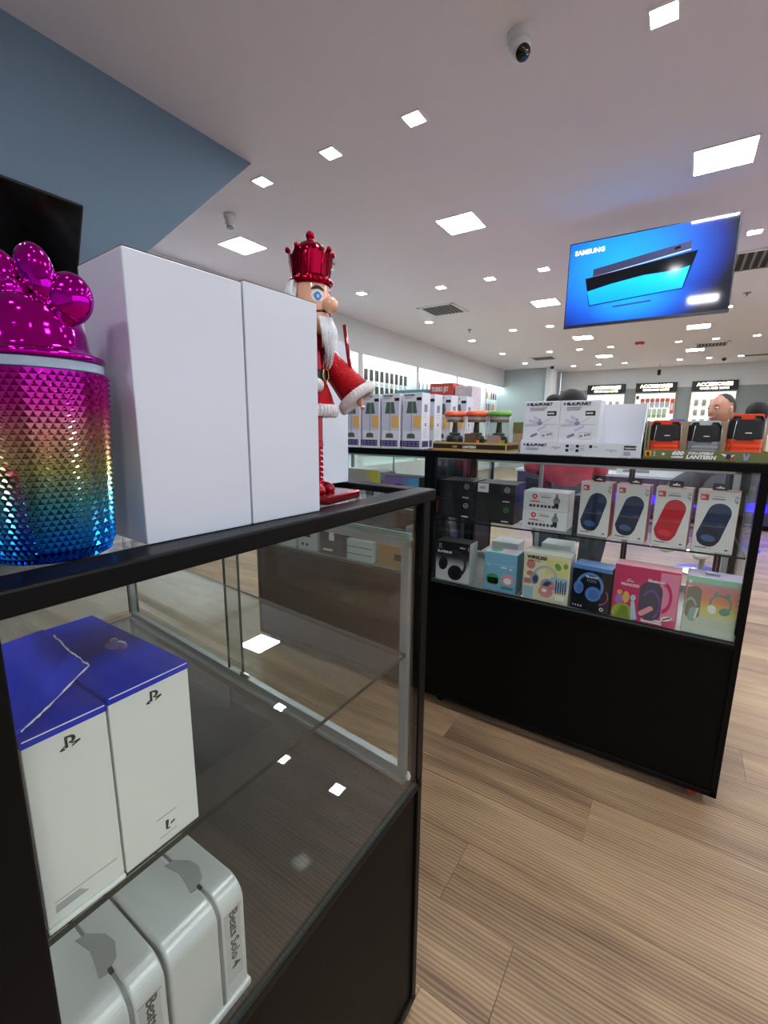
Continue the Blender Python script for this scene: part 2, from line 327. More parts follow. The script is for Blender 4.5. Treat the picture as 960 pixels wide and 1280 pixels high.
    for x,y,l in((8.18,3.5,'small ceiling sprinkler right of the square vent'),(7.92,-.51,'small ceiling sprinkler right of the television'),(4.22,3.5,'small ceiling sprinkler beside the nutcracker crown')):
        t=thing('sprinkler',l,'sprinkler',(x,y,CZ)); q=MB(); q.lathe([(.045,0),(.04,-.008),(.012,-.012),(.01,-.04)],16); q.build('escutcheon',mat('chrome',(170,170,172),.25,.9),t,smooth=True)
        q=MB(); q.lathe([(.03,-.055),(.032,-.058)],16); q.tube([(-.012,0,-.03),(-.014,0,-.056)],.003); q.tube([(.012,0,-.03),(.014,0,-.056)],.003); q.build('deflector',MC['chrome'],t)
    t=thing('alarm_sounder','small red alarm on the far ceiling below the television','alarm',(11.1,.95,CZ)); q=MB(); q.lathe([(.09,0),(.09,-.03),(.06,-.05)],20); q.build('base',mat('red_plastic',(190,40,40),.4),t,smooth=True); q=MB(); q.lathe([(.04,-.05),(.035,-.07)],16); q.build('lamp_cap',wp,t)
    for x,y,l in((13.9,3.35,'small black dome camera at the corner before the pillar'),(14.3,-.66,'small black dome camera near the far right accessories sign')):
        t=thing('mini_dome_camera',l,'security camera',(x,y,CZ)); q=MB(); q.lathe([(.06,0),(.06,-.02)],20); q.build('base',wp,t); q=MB(); q.ellipsoid((0,0,-.03),(.05,.05,.06),16,10); q.build('dome',MC['lens_black'],t,smooth=True)
    t=thing('hanging_camera','small black camera on a bracket above middle accessories sign','security camera',(14.9,.72,CZ)); q=MB(); q.tube([(0,0,0),(0,0,-.16)],.015); q.build('bracket',wp,t); box('body',(-.12,-.04,-.3),(.06,.04,-.16),MC['lens_black'],t,bevel=.01)
ceiling()
# =================== SHOWCASES ===================
def edge_frame(q,x0,x1,y0,y1,z0,z1,w):
    q.box((x0,y0,z0),(x1,y0+w,z1)); q.box((x0,y1-w,z0),(x1,y1,z1)); q.box((x0,y0+w,z0),(x0+w,y1-w,z1)); q.box((x1-w,y0+w,z0),(x1,y1-w,z1))
def left_case():
    t=thing('display_case','near black framed glass showcase holding the white boxes and game cartons','display case')
    sk=.085
    def K(x,y): return (x+sk*(y-.339),y)     # plan of the case leans by five degrees
    X0,X1,Y0,Y1=.050,.660,.339,1.54
    def rail(q,x0,y0,x1,y1,z0,z1): q.vprism([K(x0,y0),K(x1,y0),K(x1,y1),K(x0,y1)],z0,z1)
    q=MB(); w=.034
    rail(q,X0,Y0-.004,X1+.012,Y0+w,1.081,1.10); rail(q,X0,Y1-w,X1+.012,Y1,1.081,1.10); rail(q,X0,Y0+w,X0+w,Y1-w,1.081,1.10); rail(q,X1+.012-w,Y0+w,X1+.012,Y1-w,1.081,1.10)
    q.build('top_frame',BLACK,t,bevel=.0025)
    q=MB(); q.vprism([K(X0+w,Y0+w),K(X1+.012-w,Y0+w),K(X1+.012-w,Y1-w),K(X0+w,Y1-w)],1.088,1.094); q.build('top_glass',GLASS_T,t)
    for x,y in((X0,Y0),(X1-.022,Y0),(X0,Y1-.034),(X1-.022,Y1-.034)):
        xa=x; wd=.036 if x==X0 else .022
        q=MB(); rail(q,xa,y,xa+wd,y+(.022 if y==Y0 else .034),.56,1.081); q.build('post',BLACK,t,bevel=.002)
    # base cabinet
    q=MB(); rail(q,X0,Y0+.006,X1-.006,Y1,.03,.535); q.build('base_cabinet',BROWNP,t)
    q=MB(); rail(q,X0,Y0,X1,Y0+.012,.535,.55); rail(q,X1-.016,Y0+.01,X1,Y1,.535,.56); rail(q,X1-.016,Y0,X1,Y0+.016,.02,.56); rail(q,X0,Y0,X1,Y0+.012,.02,.04); rail(q,X1-.012,Y0+.01,X1,Y1,.02,.04); q.build('edge_trim',BLACK,t,bevel=.0025)
    # display floor: dark glossy laminate under glass
    q=MB(); rail(q,X0+.01,Y0+.012,X1-.018,Y1-.01,.535,.548)
    q.build('display_floor',mat('dark_grey_glossy_laminate',(50,50,50),.012,var=.08,bscale=14,spec=.6),t)
    q=MB(); rail(q,X0+.034,Y0+.002,X1-.022,Y0+.007,.55,1.081); q.build('front_glass',GLASS,t)
    q=MB(); rail(q,X0+.034,Y0+.001,X1-.022,Y0+.008,.548,.5515); q.build('front_glass_edge',GEDGE,t)
    q=MB(); rail(q,X0+.004,Y0+.03,X0+.009,Y1-.03,.55,1.081); q.build('side_glass',GLASS,t)
    q=MB(); rail(q,X0+.03,Y1-.012,X1-.03,Y1-.006,.55,1.081); q.build('back_glass',GLASS,t)
    # glass shelf: clear faces, dark green cut edges
    q=MB(); q.vprism([K(X0+.012,Y0+.010),K(X1-.056,Y0+.010),K(X1-.056,Y1-.03),K(X0+.012,Y1-.03)],.820,.826); q.bm.normal_update()
    for f in q.bm.faces: f.material_index=0 if abs(f.normal.z)>.7 else 1
    q.build('glass_shelf',[glass_mat('shelf_glass',(.90,.95,.93),1.0),GEDGE],t)
    # aluminium sliding door set on the aisle side
    d=X1-.030
    fr=MB(); rail(fr,d,Y0+.022,d+.016,Y1-.034,.55,.575); rail(fr,d-.006,Y0+.024,d+.018,Y1-.034,.545,.556); rail(fr,d,Y0+.022,d+.016,Y0+.040,.57,1.012); rail(fr,d,Y0+.022,d+.016,Y1-.034,1.000,1.016); rail(fr,d,Y1-.05,d+.016,Y1-.034,.57,1.016)
    fr.build('door_frame',ALU,t,bevel=.001)
    ym=.90
    q=MB(); rail(q,d+.002,Y0+.03,d+.006,ym+.03,.57,1.03); o=q.build('sliding_door',GLASS,t)
    q=MB(); rail(q,d+.002,Y0+.022,d+.007,ym+.03,1.016,1.026); q.build('glass_edge',TEAL_EDGE,o)
    q=MB(); rail(q,d+.010,ym-.02,d+.014,Y1-.04,.57,1.03); o2=q.build('sliding_door',GLASS,t)
    q=MB(); rail(q,d+.010,ym-.02,d+.015,Y1-.04,1.016,1.026); q.build('glass_edge',TEAL_EDGE,o2)
    q=MB(); rail(q,d+.001,ym+.028,d+.007,ym+.030,.575,1.016); q.build('glass_edge',GEDGE,o)
    q=MB(); rail(q,d+.009,ym-.022,d+.015,ym-.020,.575,1.016); q.build('glass_edge',GEDGE,o2)
    q=MB(); c=K(d-.002,ym-.06); q.vprism([(c[0],c[1]),(c[0]+.006,c[1]),(c[0]+.006,c[1]+.03),(c[0],c[1]+.03)],.578,.588); q.build('door_lock',mat('chrome',(170,170,172),.25,.9),t)
    q=MB(); q.lathe([(.004,.560),(.005,.566),(.003,.574)],12,c=K(X1-.028,Y0+.016)); q.build('screw_cap',WHITE,t)
    for x,y in((X0+.06,Y0+.06),(X1-.06,Y0+.06),(X0+.06,Y1-.06),(X1-.06,Y1-.06)):
        q=MB(); c=K(x,y); q.lathe([(.015,0.001),(.018,.01),(.015,.032)],16,c=c); q.build('foot',BLACK,t)
    return t
left_case()
def right_case(name,label,y0,y1,x0=1.619,dep=.46,top=1.112,shelf=True,base=BLACKP,caster=True,led=None,flip=False):
    """front face on the plane x=x0 looking towards -X"""
    t=thing(name,label,'display case'); x1=x0+dep
    q=MB(); w=.028
    edge_frame(q,x0-.002,x1+.002,y0-.002,y1+.002,top-.026,top,w); q.build('top_frame',BLACK,t,bevel=.002)
    q=MB(); q.box((x0+w,y0+w,top-.012),(x1-w,y1-w,top-.006)); q.build('top_glass',GLASS_T,t)
    for x in(x0,x1-.022):
        for y in(y0,y1-.022): box('post',(x,y,.60),(x+.022,y+.022,top-.026),BLACK,t,bevel=.0015)
    box('base_cabinet',(x0+.006,y0+.006,.05),(x1,y1-.006,.562),base,t)
    q=MB()
    for y in(y0,y1-.018): q.box((x0,y,.045),(x0+.018,y+.018,.60))
    q.box((x0,y0,.045),(x0+.012,y1,.063)); q.box((x0,y0+.018,.552),(x0+.012,y1-.018,.566)); q.box((x0+.018,y0,.045),(x1,y0+.012,.063)); q.box((x0+.018,y0,.552),(x1,y0+.012,.566)); q.box((x1-.018,y0,.045),(x1,y0+.018,.60))
    q.build('edge_trim',BLACK,t,bevel=.002)
    box('display_floor',(x0+.008,y0+.008,.562),(x1-.008,y1-.008,.572),mat('grey_display_floor',(120,120,120),.15),t)
    pane('front_glass',(x0+.004,y0+.02,.572),(x0+.009,y1-.02,top-.028),t,thin=0)
    box('front_glass_edge',(x0+.003,y0+.02,.5725),(x0+.010,y1-.02,.5765),GEDGE,t)
    for y in(y0+.004,y1-.008): pane('side_glass',(x0+.024,y,.572),(x1-.024,y+.004,top-.028),t,thin=1)
    pane('back_glass',(x1-.012,y0+.02,.60),(x1-.008,y1-.02,top-.04),t,thin=0)
    q=MB(); q.box((x1-.02,y0+.02,top-.066),(x1-.002,y1-.02,top-.030)); q.box((x1-.02,y0+.02,.572),(x1-.002,y1-.02,.60)); ym=(y0+y1)/2+.2
    q.box((x1-.018,ym-.008,.60),(x1-.006,ym+.008,top-.055)); q.box((x1-.02,y0+.022,.60),(x1-.002,y0+.042,top-.055)); q.build('door_frame',ALU,t,bevel=.001)
    if shelf:
        o=pane('glass_shelf',(x0+.012,y0+.024,.832),(x1-.026,y1-.024,.838),t,thin=2)
    if led:
        o=box('light_strip',(x0+.02,y0+.03,.700),(x0+.028,y1-.03,.728),mat('blue_led',(20,10,255),.4,emit=led,ecol=(20,10,255)),t); o['label']='glowing blue light strip'
    if caster:
        for x,y in((x0+.05,y0+.06),(x0+.05,y1-.06),(x1-.06,y0+.06),(x1-.06,y1-.06)):
            q=MB(); q.lathe([(.016,-.008),(.019,-.004),(.019,.004),(.016,.008)],20); o=q.build('caster',mat('red_caster_wheel',(190,60,35),.4) if y<y0+.1 and x<x0+.1 else BLACK,t); o.location=(x,y,.0195); o.rotation_euler=(0,PI/2,0); o['label']='small orange caster wheel' if y<y0+.1 and x<x0+.1 else 'small black caster wheel'
            box('caster_fork',(-.022,-.014,-.012),(.022,.014,-.009),BLACK,o).rotation_euler=(0,PI/2,0)
    return t
A=right_case('display_case','black framed showcase with speaker boxes above headphone boxes, right of picture',-.218,.8375)
B=right_case('display_case','adjoining black framed showcase under the row of lamp cartons',.842,1.90)
print('cases done')
# =================== THINGS ON THE NEAR CASE ===================
def tumbler():
    cx,cy=.143,.402; z0=1.1005; r0,r1=.0395,.0462; h=.137
    t=thing('studded_tumbler','rainbow studded tumbler with shiny magenta lid on the near case','tumbler',(cx,cy,z0))
    rm=ramp_mat('rainbow_chrome',[(0,(10,78,170)),(.14,(20,110,190)),(.32,(70,140,150)),(.50,(150,146,96)),(.68,(176,120,110)),(.82,(176,40,130)),(1,(170,16,150))],'Z',0,h,.16,1)
    rows,cols=34,56; q=MB(); rd=lambda z:(r0+(r1-r0)*min(1,z/h*1.05))*(1 if z>.006 else .94)
    bm=q.bm; V=[]
    for j in range(rows+1):
        z=.001+(h-.002)*j/rows; V.append([bm.verts.new((rd(z)*math.cos(2*PI*(i+.5*(j%2))/cols),rd(z)*math.sin(2*PI*(i+.5*(j%2))/cols),z)) for i in range(cols)])
    for j in range(rows):
        for i in range(cols):
            o=j%2; a,b=V[j][i],V[j][(i+1)%cols]; c=V[j+1][(i+o)%cols]; d=V[j+1][(i+1+o)%cols]
            for tri in ((a,b,c if not o else c),(b,d,c)):
                c0=sum((v.co for v in tri),Vector())/3
                if tri[0] is a:   # stud: a small outward pyramid
                    n=Vector((c0.x,c0.y,0)).normalized(); p=bm.verts.new(c0+n*.0021)
                    for k in range(3): bm.faces.new((tri[k],tri[(k+1)%3],p))
                else: bm.faces.new(tri)
    bm.faces.new(V[0][::-1])
    o=q.build('studded_sleeve',rm,t); o['kind']='stuff'
    q=MB(); q.lathe([(r1-.003,h-.001),(r1-.001,h),(r1-.001,h+.006),(r1-.004,h+.007)],48); q.build('rim',mat('frosted_rim',(150,165,185),.25),t,smooth=False)
    mg=mat('magenta_chrome',(196,8,172),.06,1)
    z=h+.007; q=MB(); q.lathe([(r1-.002,z),(r1+.0005,z+.001),(r1,z+.004),(r1-.006,z+.006),(r1-.009,z+.010),(r1-.010,z+.020),(r1-.013,z+.030),(r1-.020,z+.040),(r1-.030,z+.046),(.001,z+.049)],56); q.build('lid',mg,t,smooth=True)
    # lobes and folded bow on the lid
    u=Vector((math.sin(YAW),-math.cos(YAW),0)); f=Vector((math.cos(YAW),math.sin(YAW),0))
    def lobe(name,du,df,dz,r,rot,fn=None):
        q=MB(); c=u*du+f*df+Vector((0,0,z+dz)); q.ellipsoid((0,0,0),r,32,18,fn=fn); o=q.build(name,mg,t,smooth=True); o.location=c; o.rotation_euler=rot; return o
    az=-YAW*0+YAW-PI/2
    lobe('lobe',.0325,.0,.043,(.0165,.012,.0180),(0,.12,az))
    lobe('lobe',-.036,-.002,.050,(.020,.010,.022),(0,-.5,az))
    fold=lambda d:1+.05*math.sin(3*math.atan2(d.z,d.x))
    lobe('bow_loop',.0175,-.008,.059,(.0115,.0085,.0195),(0,-.35,az),fold)
    lobe('bow_loop',-.009,-.010,.056,(.016,.0085,.0165),(0,-.9,az),fold)
    q=MB(); q.ellipsoid((0,0,0),(.008,.008,.009),20,12,fn=lambda d:1+.08*math.sin(6*math.atan2(d.y,d.x))); o=q.build('bow_knot',mg,t,smooth=True); o.location=u*.006+f*-.013+Vector((0,0,z+.044))
tumbler()
def pink_tumbler():
    t=thing('glitter_tumbler','pink glitter tumbler edge at the left border beside the studded tumbler','tumbler',(.068,.362,1.1005)); t.scale=(.85,.85,1.2)
    m=mat('pink_glitter',(214,90,160),.3,.7,bump=1.0,bscale=900,var=.5); q=MB(); q.lathe([(.027,0),(.029,.002),(.0285,.02),(.026,.035),(.021,.046)],40); q.build('body',m,t,smooth=True)
    q=MB(); q.lathe([(.021,.046),(.023,.047),(.023,.051),(.001,.056)],32); q.build('lid',mat('pink_lid',(200,60,150),.15,.8),t,smooth=True)
pink_tumbler()
def white_boxes():
    rz=math.atan2(-.011,.206)
    m=mat('matte_white_card',(200,205,216),.30,spec=.6); br=mat('raw_card_edge',(84,66,56),.8)
    def one(x,y,w,h,label,dep=.080):
        t=thing('white_carton',label,'box',(x,y,1.1005),rz)
        box('carton',(0,0,0),(w,dep,h),m,t,bevel=.0010); q=MB()
        q.box((.0005,.0004,h-.0004),(w-.0005,dep-.0004,h+.0006)); q.build('lid_flap',br,t); return t
    one(.197,.367,.1065,.2322,'tall plain white carton right beside the studded tumbler')
    one(.197+.1085*math.cos(rz),.367+.1085*math.sin(rz),.0975,.2345,'tall plain white carton between first white carton and the nutcracker',.076)
    t=thing('white_carton','plain white carton standing behind the nutcracker','box',(.545,.520,1.1005),R(-4)); box('carton',(0,0,0),(.115,.06,.245),m,t,bevel=.001); q=MB(); q.box((.0005,.0004,.2446),(.1145,.0596,.2456)); q.build('lid_flap',m,t)
white_boxes()
def nutcracker():
    t=thing('nutcracker','shiny red nutcracker figure with white beard and crown behind white cartons','figurine',(.466,.421,1.1005),R(-84)); t.scale=(.80,.80,.862)
    # local +X is where the figure faces (to the right of the picture), Z up
    red=mat('red_chrome_paint',(150,6,24),.13,.8,coat=.5); red2=mat('crown_red_chrome',(158,10,44),.10,1)
    gl=mat('red_glitter_fabric',(176,8,22),.32,.7,bump=1.0,bscale=620,var=.9); fur=mat('white_fur',(232,228,228),.95,bump=1,bscale=900); skin=mat('painted_skin',(226,168,140),.22,coat=.5); hair=mat('white_hair',(226,228,232),.8,bump=.5,bscale=600)
    gold=mat('gold_metal',(200,175,110),.25,.9); blk=mat('gloss_black',(10,10,12),.2)
    q=MB(); q.box((-.046,-.046,0),(.058,.058,.013)); q.build('base',red,t,bevel=.003,seg=3)
    for s in(-1,1):
        q=MB(); q.ellipsoid((.012,s*.014,.017),(.020,.0105,.009),20,12); q.ellipsoid((.002,s*.014,.019),(.010,.009,.012),16,10); q.build('boot',red,t,smooth=True)
        q=MB(); q.lathe([(.0075,.02),(.0075,.062),(.0085,.064),(.0085,.070),(.0078,.072),(.0078,.106)],16,c=(0,s*.013)); q.build('leg',red,t,smooth=False,bevel=.0005)
        # lattice stitching on the boot shaft
        q=MB()
        for k in range(6):
            for sg in(-1,1):
                pts=[(.0079*math.cos(a*sg),s*.013+.0079*math.sin(a*sg),.024+k*.006+(a+1.6)*.0034) for a in(-1.6,-.8,0,.8,1.6)]
                q.tube(pts,.0005,4)
        q.build('boot_lacing',red2,t)
    q=MB(); q.lathe([(.038,.104),(.037,.110),(.031,.130),(.0235,.148),(.022,.152)],32); q.build('coat_skirt',gl,t,smooth=True)
    q=MB(); q.ellipsoid((0,0,0),(1,1,1),8,6); q.bm.clear()
    for i in range(40):
        a=2*PI*i/40; q.ellipsoid((.0375*math.cos(a),.0375*math.sin(a),.104+.001*random.random()),(.0062,.0062,.0085),8,6)
    q.build('fur_trim',fur,t,smooth=True)
    q=MB(); q.lathe([(.022,.150),(.0235,.17),(.024,.20),(.022,.225),(.015,.232)],28); q.build('torso',red,t,smooth=True)
    q=MB(); q.lathe([(.0242,.152),(.0250,.153),(.0250,.165),(.0242,.166)],28); q.build('belt',blk,t)
    q=MB(); q.tube([(.0265,.006*math.cos(a)*1.3,.1595+.010*math.sin(a)) for a in [2*PI*i/20 for i in range(21)]],.0012,8); q.build('belt_buckle',gold,t,smooth=True)
    # near arm: glitter sleeve reaching forward with broad fur cuff; far arm holds the staff
    for s,en in((1,(.052,.054,.128)),(-1,(.006,-.040,.142))):
        q=MB(); q.tube([(0,s*.024,.222),(.004,s*.034,.205),(.012 if s>0 else .003,s*.040,.182),(en[0],en[1],en[2]+.004)],[.0100,.0145,.022,.029],16); q.build('arm',gl,t,smooth=True)
        q=MB(); d=Vector(en)-Vector((.012 if s>0 else .003,s*.040,.182)); d.normalize()
        for i in range(32):
            a=2*PI*i/32; e1=d.cross(Vector((0,1,0))).normalized(); e2=e1.cross(d); p=Vector(en)+(e1*math.cos(a)+e2*math.sin(a))*.029+d*.002
            q.ellipsoid(p,(.0078,.0078,.0098),8,6)
        q.build('fur_cuff',fur,t,smooth=True)
        q=MB(); c=Vector(en)+d*.012; q.ellipsoid(c,(.0065,.006,.0075),14,10)
        for k in range(4): q.tube([c+Vector((.001,-.0045+k*.003,-.003)),c+Vector((.006,-.0045+k*.003,-.007)),c+Vector((.004,-.0045+k*.003,-.012))],.0016,6)
        q.tube([c,c+Vector((.004,-s*.005,-.003))],.0018,6)
        q.build('hand',skin,t,smooth=True)
    q=MB(); q.tube([(.056,.040,.125),(.030,.052,.252)],.0034,12); q.build('staff',red,t,smooth=True)
    # head: a turned wooden cylinder
    q=MB(); q.lathe([(.022,.232),(.0285,.238),(.0295,.246),(.0295,.298),(.0285,.303)],40); q.build('head',skin,t,smooth=True)
    q=MB(); q.ellipsoid((.037,0,.270),(.0125,.0115,.0115),24,16); o=q.build('nose',skin,t,smooth=True)
    for s in(-1,1):
        for nm,m_,ry,rz_,dx,dz in(('eye_white',mat('eye_white',(235,240,245),.2),.0105,.0082,0,0),('iris',mat('blue_iris',(60,140,200),.2),.0060,.0062,.0006,-.0008),('pupil',mat('pale_pupil',(190,215,235),.2),.0022,.0024,.0011,-.0008),('eyebrow',blk,.0115,.0022,.0004,.0115)):
            q=MB(); V=[]
            for i in range(20):
                a=2*PI*i/20; phi=s*R(34)+ry*math.cos(a)/.0297; zz=.281+dz+rz_*math.sin(a)-( .004*(math.cos(a)**2) if nm=='eyebrow' else 0); rr=.0297+dx; V.append(Vector((rr*math.cos(phi),rr*math.sin(phi),zz)))
            vs=[q.bm.verts.new(v) for v in V]; c=sum(V,Vector())/20; c=Vector((c.x,c.y,0)).normalized()*(.0299+dx)+Vector((0,0,c.z)); vc=q.bm.verts.new(c)
            for i in range(20): q.bm.faces.new((vs[i],vs[(i+1)%20],vc))
            q.build(nm,m_,t,smooth=True)
    q=MB(); V=[]
    q.tube([(.0298*math.cos(a),.0298*math.sin(a),.259+.003*math.cos(2*a)) for a in [R(-60+12*i) for i in range(11)]],.0016,8); q.build('moustache',blk,t,smooth=True)
    # hair at the back and beard: bundles of strands
    q=MB()
    for i in range(150):
        a=R(random.uniform(100,260)); r=.029+random.uniform(0,.009); zt=random.uniform(.285,.303); zb=random.uniform(.240,.262)
        q.tube([(r*math.cos(a)*.98,r*math.sin(a)*.98,zt),((r+.007)*math.cos(a),(r+.007)*math.sin(a),(zt+zb)/2),((r+.002)*math.cos(a),(r+.002)*math.sin(a),zb)],[.003,.004,.0015],5)
    o=q.build('hair',hair,t,smooth=True); 
    q=MB()
    for i in range(170):
        y=random.uniform(-.017,.017); x=.026+random.uniform(0,.012)*(1-abs(y)/.02); L_=random.uniform(.06,.088)*(1-abs(y)/.04)
        q.tube([(x,y,.252),(x+.007,y*1.1+random.uniform(-.002,.002),.252-L_*.35),(x+.006,y*.9,.252-L_*.7),(x+random.uniform(-.001,.006),y*.45,.252-L_)],[.0022,.0026,.002,.0006],5)
    q.build('beard',hair,t,smooth=True)
    q=MB()
    for i in range(16):
        y=random.uniform(-.015,.01); q.tube([(.036,y,.25),(.05,y-.003,.22+random.uniform(-.01,.01)),(.054+random.uniform(-.004,.008),y-.008,.20+random.uniform(-.02,.01))],.00025,3)
    q.build('loose_strands',hair,t)
    # crown
    q=MB(); q.lathe([(.0300,.298),(.0325,.299),(.0330,.305),(.0310,.309),(.0300,.311)],40); q.build('hat_band',red2,t,smooth=True)
    n=48; q=MB(); bm=q.bm; R1=[];R2=[];R3=[]
    for i in range(n):
        a=2*PI*i/n; hgt=.336+.0105*abs(math.cos(a*4))**2.2; R1.append(bm.verts.new((.0295*math.cos(a),.0295*math.sin(a),.309))); R2.append(bm.verts.new((.0350*math.cos(a),.0350*math.sin(a),hgt))); R3.append(bm.verts.new((.0325*math.cos(a),.0325*math.sin(a),hgt-.001)))
    R4=[bm.verts.new((.026*math.cos(2*PI*i/n),.026*math.sin(2*PI*i/n),.312)) for i in range(n)]
    for i in range(n):
        k=(i+1)%n; bm.faces.new((R1[i],R1[k],R2[k],R2[i])); bm.faces.new((R2[i],R2[k],R3[k],R3[i])); bm.faces.new((R3[i],R3[k],R4[k],R4[i]))
    q.build('crown_wall',red2,t,smooth=False)
    q=MB()
    for i in range(8): a=2*PI*i/8; q.ellipsoid((.0355*math.cos(a),.0355*math.sin(a),.3455),(.0043,.0043,.0043),14,8)
    q.build('crown_balls',red2,t,smooth=True)
    q=MB()
    for i in range(8): a=2*PI*(i+.5)/8; q.tube([(.0305*math.cos(a),.0305*math.sin(a),.311),(.0352*math.cos(a),.0352*math.sin(a),.336)],.0009,6)
    for i in range(24): a=2*PI*i/24; q.ellipsoid((.0328*math.cos(a),.0328*math.sin(a),.304),(.0026,.0026,.0026),8,6)
    q.build('crown_ribs',red2,t,smooth=True)
    q=MB(); q.ellipsoid((0,0,.337),(.0285,.0285,.0245),32,18); q.build('cap_dome',red2,t,smooth=True)
    q=MB(); q.lathe([(.006,.359),(.0045,.362),(.006,.364)],16); q.ellipsoid((0,0,.3685),(.0070,.0070,.0068),20,12); q.build('finial',red2,t,smooth=True)
    K=((0,0),(.02,.02),(.104,.142),(.15,.184),(.166,.200),(.232,.254),(1,1.022))
    def zm(z):
        for (a,b),(c,d) in zip(K,K[1:]):
            if z<=c: return b+(d-b)*(z-a)/(c-a) if z>a else z
        return z
    for o in t.children:
        for v in o.data.vertices: v.co.z=zm(v.co.z)
nutcracker()
# =================== IN THE NEAR CASE ===================
def console_boxes():
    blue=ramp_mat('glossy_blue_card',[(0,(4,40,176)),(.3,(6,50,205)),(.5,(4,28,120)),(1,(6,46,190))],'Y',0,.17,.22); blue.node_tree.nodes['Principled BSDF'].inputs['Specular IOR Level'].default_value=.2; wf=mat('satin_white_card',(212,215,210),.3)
    bluef=mat('blue_card_flat',(4,46,200),.35,spec=.2); torn=mat('torn_white_card',(225,225,230),.8)
    def ps(x,y,w,d,h,rz,label):
        t=thing('game_carton',label,'box',(x,y,.8265),rz)
        box('carton',(0,0,0),(w,d,h),wf,t,bevel=.0008)
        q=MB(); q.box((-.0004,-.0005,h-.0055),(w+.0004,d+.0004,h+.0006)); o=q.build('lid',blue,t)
        art(t,'fold_line',torn,[rc(.001,h-.0004,w-.001,h+.0003)],.0009)
        # logo: an upright bowed P on a lying S
        cx=w*.52; cz=h-.016; L=[]; 
        L+= [rc(cx-.0030,cz-.0040,cx-.0012,cz+.0052),[(cx-.0012,cz+.0052),(cx-.0012,cz+.0038),(cx+.0012,cz+.0032),(cx+.0036,cz+.0036),(cx+.0016,cz+.0048)],[(cx+.0036,cz+.0036),(cx+.0012,cz+.0032),(cx+.0017,cz+.0014),(cx+.0012,cz-.0002),(cx+.0032,cz-.0002),(cx+.0042,cz+.0014)],[(cx+.0032,cz-.0002),(cx+.0012,cz-.0002),(cx-.0002,cz+.0002),(cx-.0002,cz-.0014),(cx+.0016,cz-.0013)]]
        L+= [[(cx-.0068,cz-.0040),(cx-.0032,cz-.0018),(cx-.0032,cz-.0026),(cx-.0048,cz-.0040),(cx-.0032,cz-.0042),(cx-.0032,cz-.0050),(cx-.0060,cz-.0050)],[(cx+.0012,cz-.0016),(cx+.0066,cz-.0012),(cx+.0072,cz-.0024),(cx+.0012,cz-.0048),(cx+.0012,cz-.0040),(cx+.0040,cz-.0026),(cx+.0012,cz-.0024)]]
        art(t,'printed_emblem',INK,L)
        return t
    t=ps(.1465,.352,.0685,.178,.163,R(0),'white game carton with glossy blue lid, right one on the glass shelf')
    art(t,'printed_mark',INK,[[(.036,.013),(.0375,.013),(.039,.021),(.0385,.022),(.036,.022)],rc(.0375,.0125,.0395,.0135),[(.0405,.0155),(.0445,.0165),(.0445,.018),(.0405,.017)]])
    art(t,'print_lines',GREYINK,[rc(.028,.028,.047,.0283),rc(.030,.0085,.046,.0087)])
    # tape blob / sticker on the lid
    q=MB(); q.ellipsoid((.048,.085,.1637),(.009,.010,.0007),16,6); o=q.build('clear_sticker',mat('clear_plastic_blob',(80,70,140),.05,coat=1),t,smooth=True)
    q=MB(); q.ellipsoid((.050,.093,.1645),(.004,.004,.003),12,8); q.ellipsoid((.050,.074,.1645),(.004,.004,.003),12,8); q.build('hanger_hole',MC['clear_plastic_blob'],t,smooth=True)
    t=ps(.0905,.354,.0545,.150,.1595,R(-1.5),'white game carton with torn lifted blue flap, left one on the glass shelf')
    # lifted torn lid flap
    q=MB(); bm=q.bm; P=[(-.012,.004,.1640),(.003,.006,.1640),(.022,.010,.1720),(.056,.026,.1830),(.056,.060,.1850),(.060,.110,.1850),(.062,.140,.1800),(-.012,.150,.1700)]
    a=[bm.verts.new(p) for p in P]; b=[bm.verts.new((p[0],p[1],p[2]-.0008)) for p in P]; n=len(P); bm.faces.new(a); bm.faces.new(b[::-1])
    for i in range(n): bm.faces.new((a[i],b[i],b[(i+1)%n],a[(i+1)%n]))
    q.build('torn_flap',bluef,t)
    q=MB()
    pts=[Vector(P[i]) for i in(1,2,3,4,5)]; fine=[]
    for p,r_ in zip(pts,pts[1:]):
        for k in range(8): fine.append(p.lerp(r_,k/8)+Vector((random.uniform(-.0005,.0005),random.uniform(-.0005,.0005),0)))
    q.tube(fine,[random.uniform(.0003,.0010) for _ in fine],5); q.build('torn_edge',torn,t)
    art(t,'print_lines',GREYINK,bars(4,.006,.018,.030,.0007,1.4)+[rc(.006,.021,.050,.0212)])
    o=box('carton_lip',(-.001,-.004,0),(.0545,.0,.004),wf,t,bevel=.0015)
console_boxes()
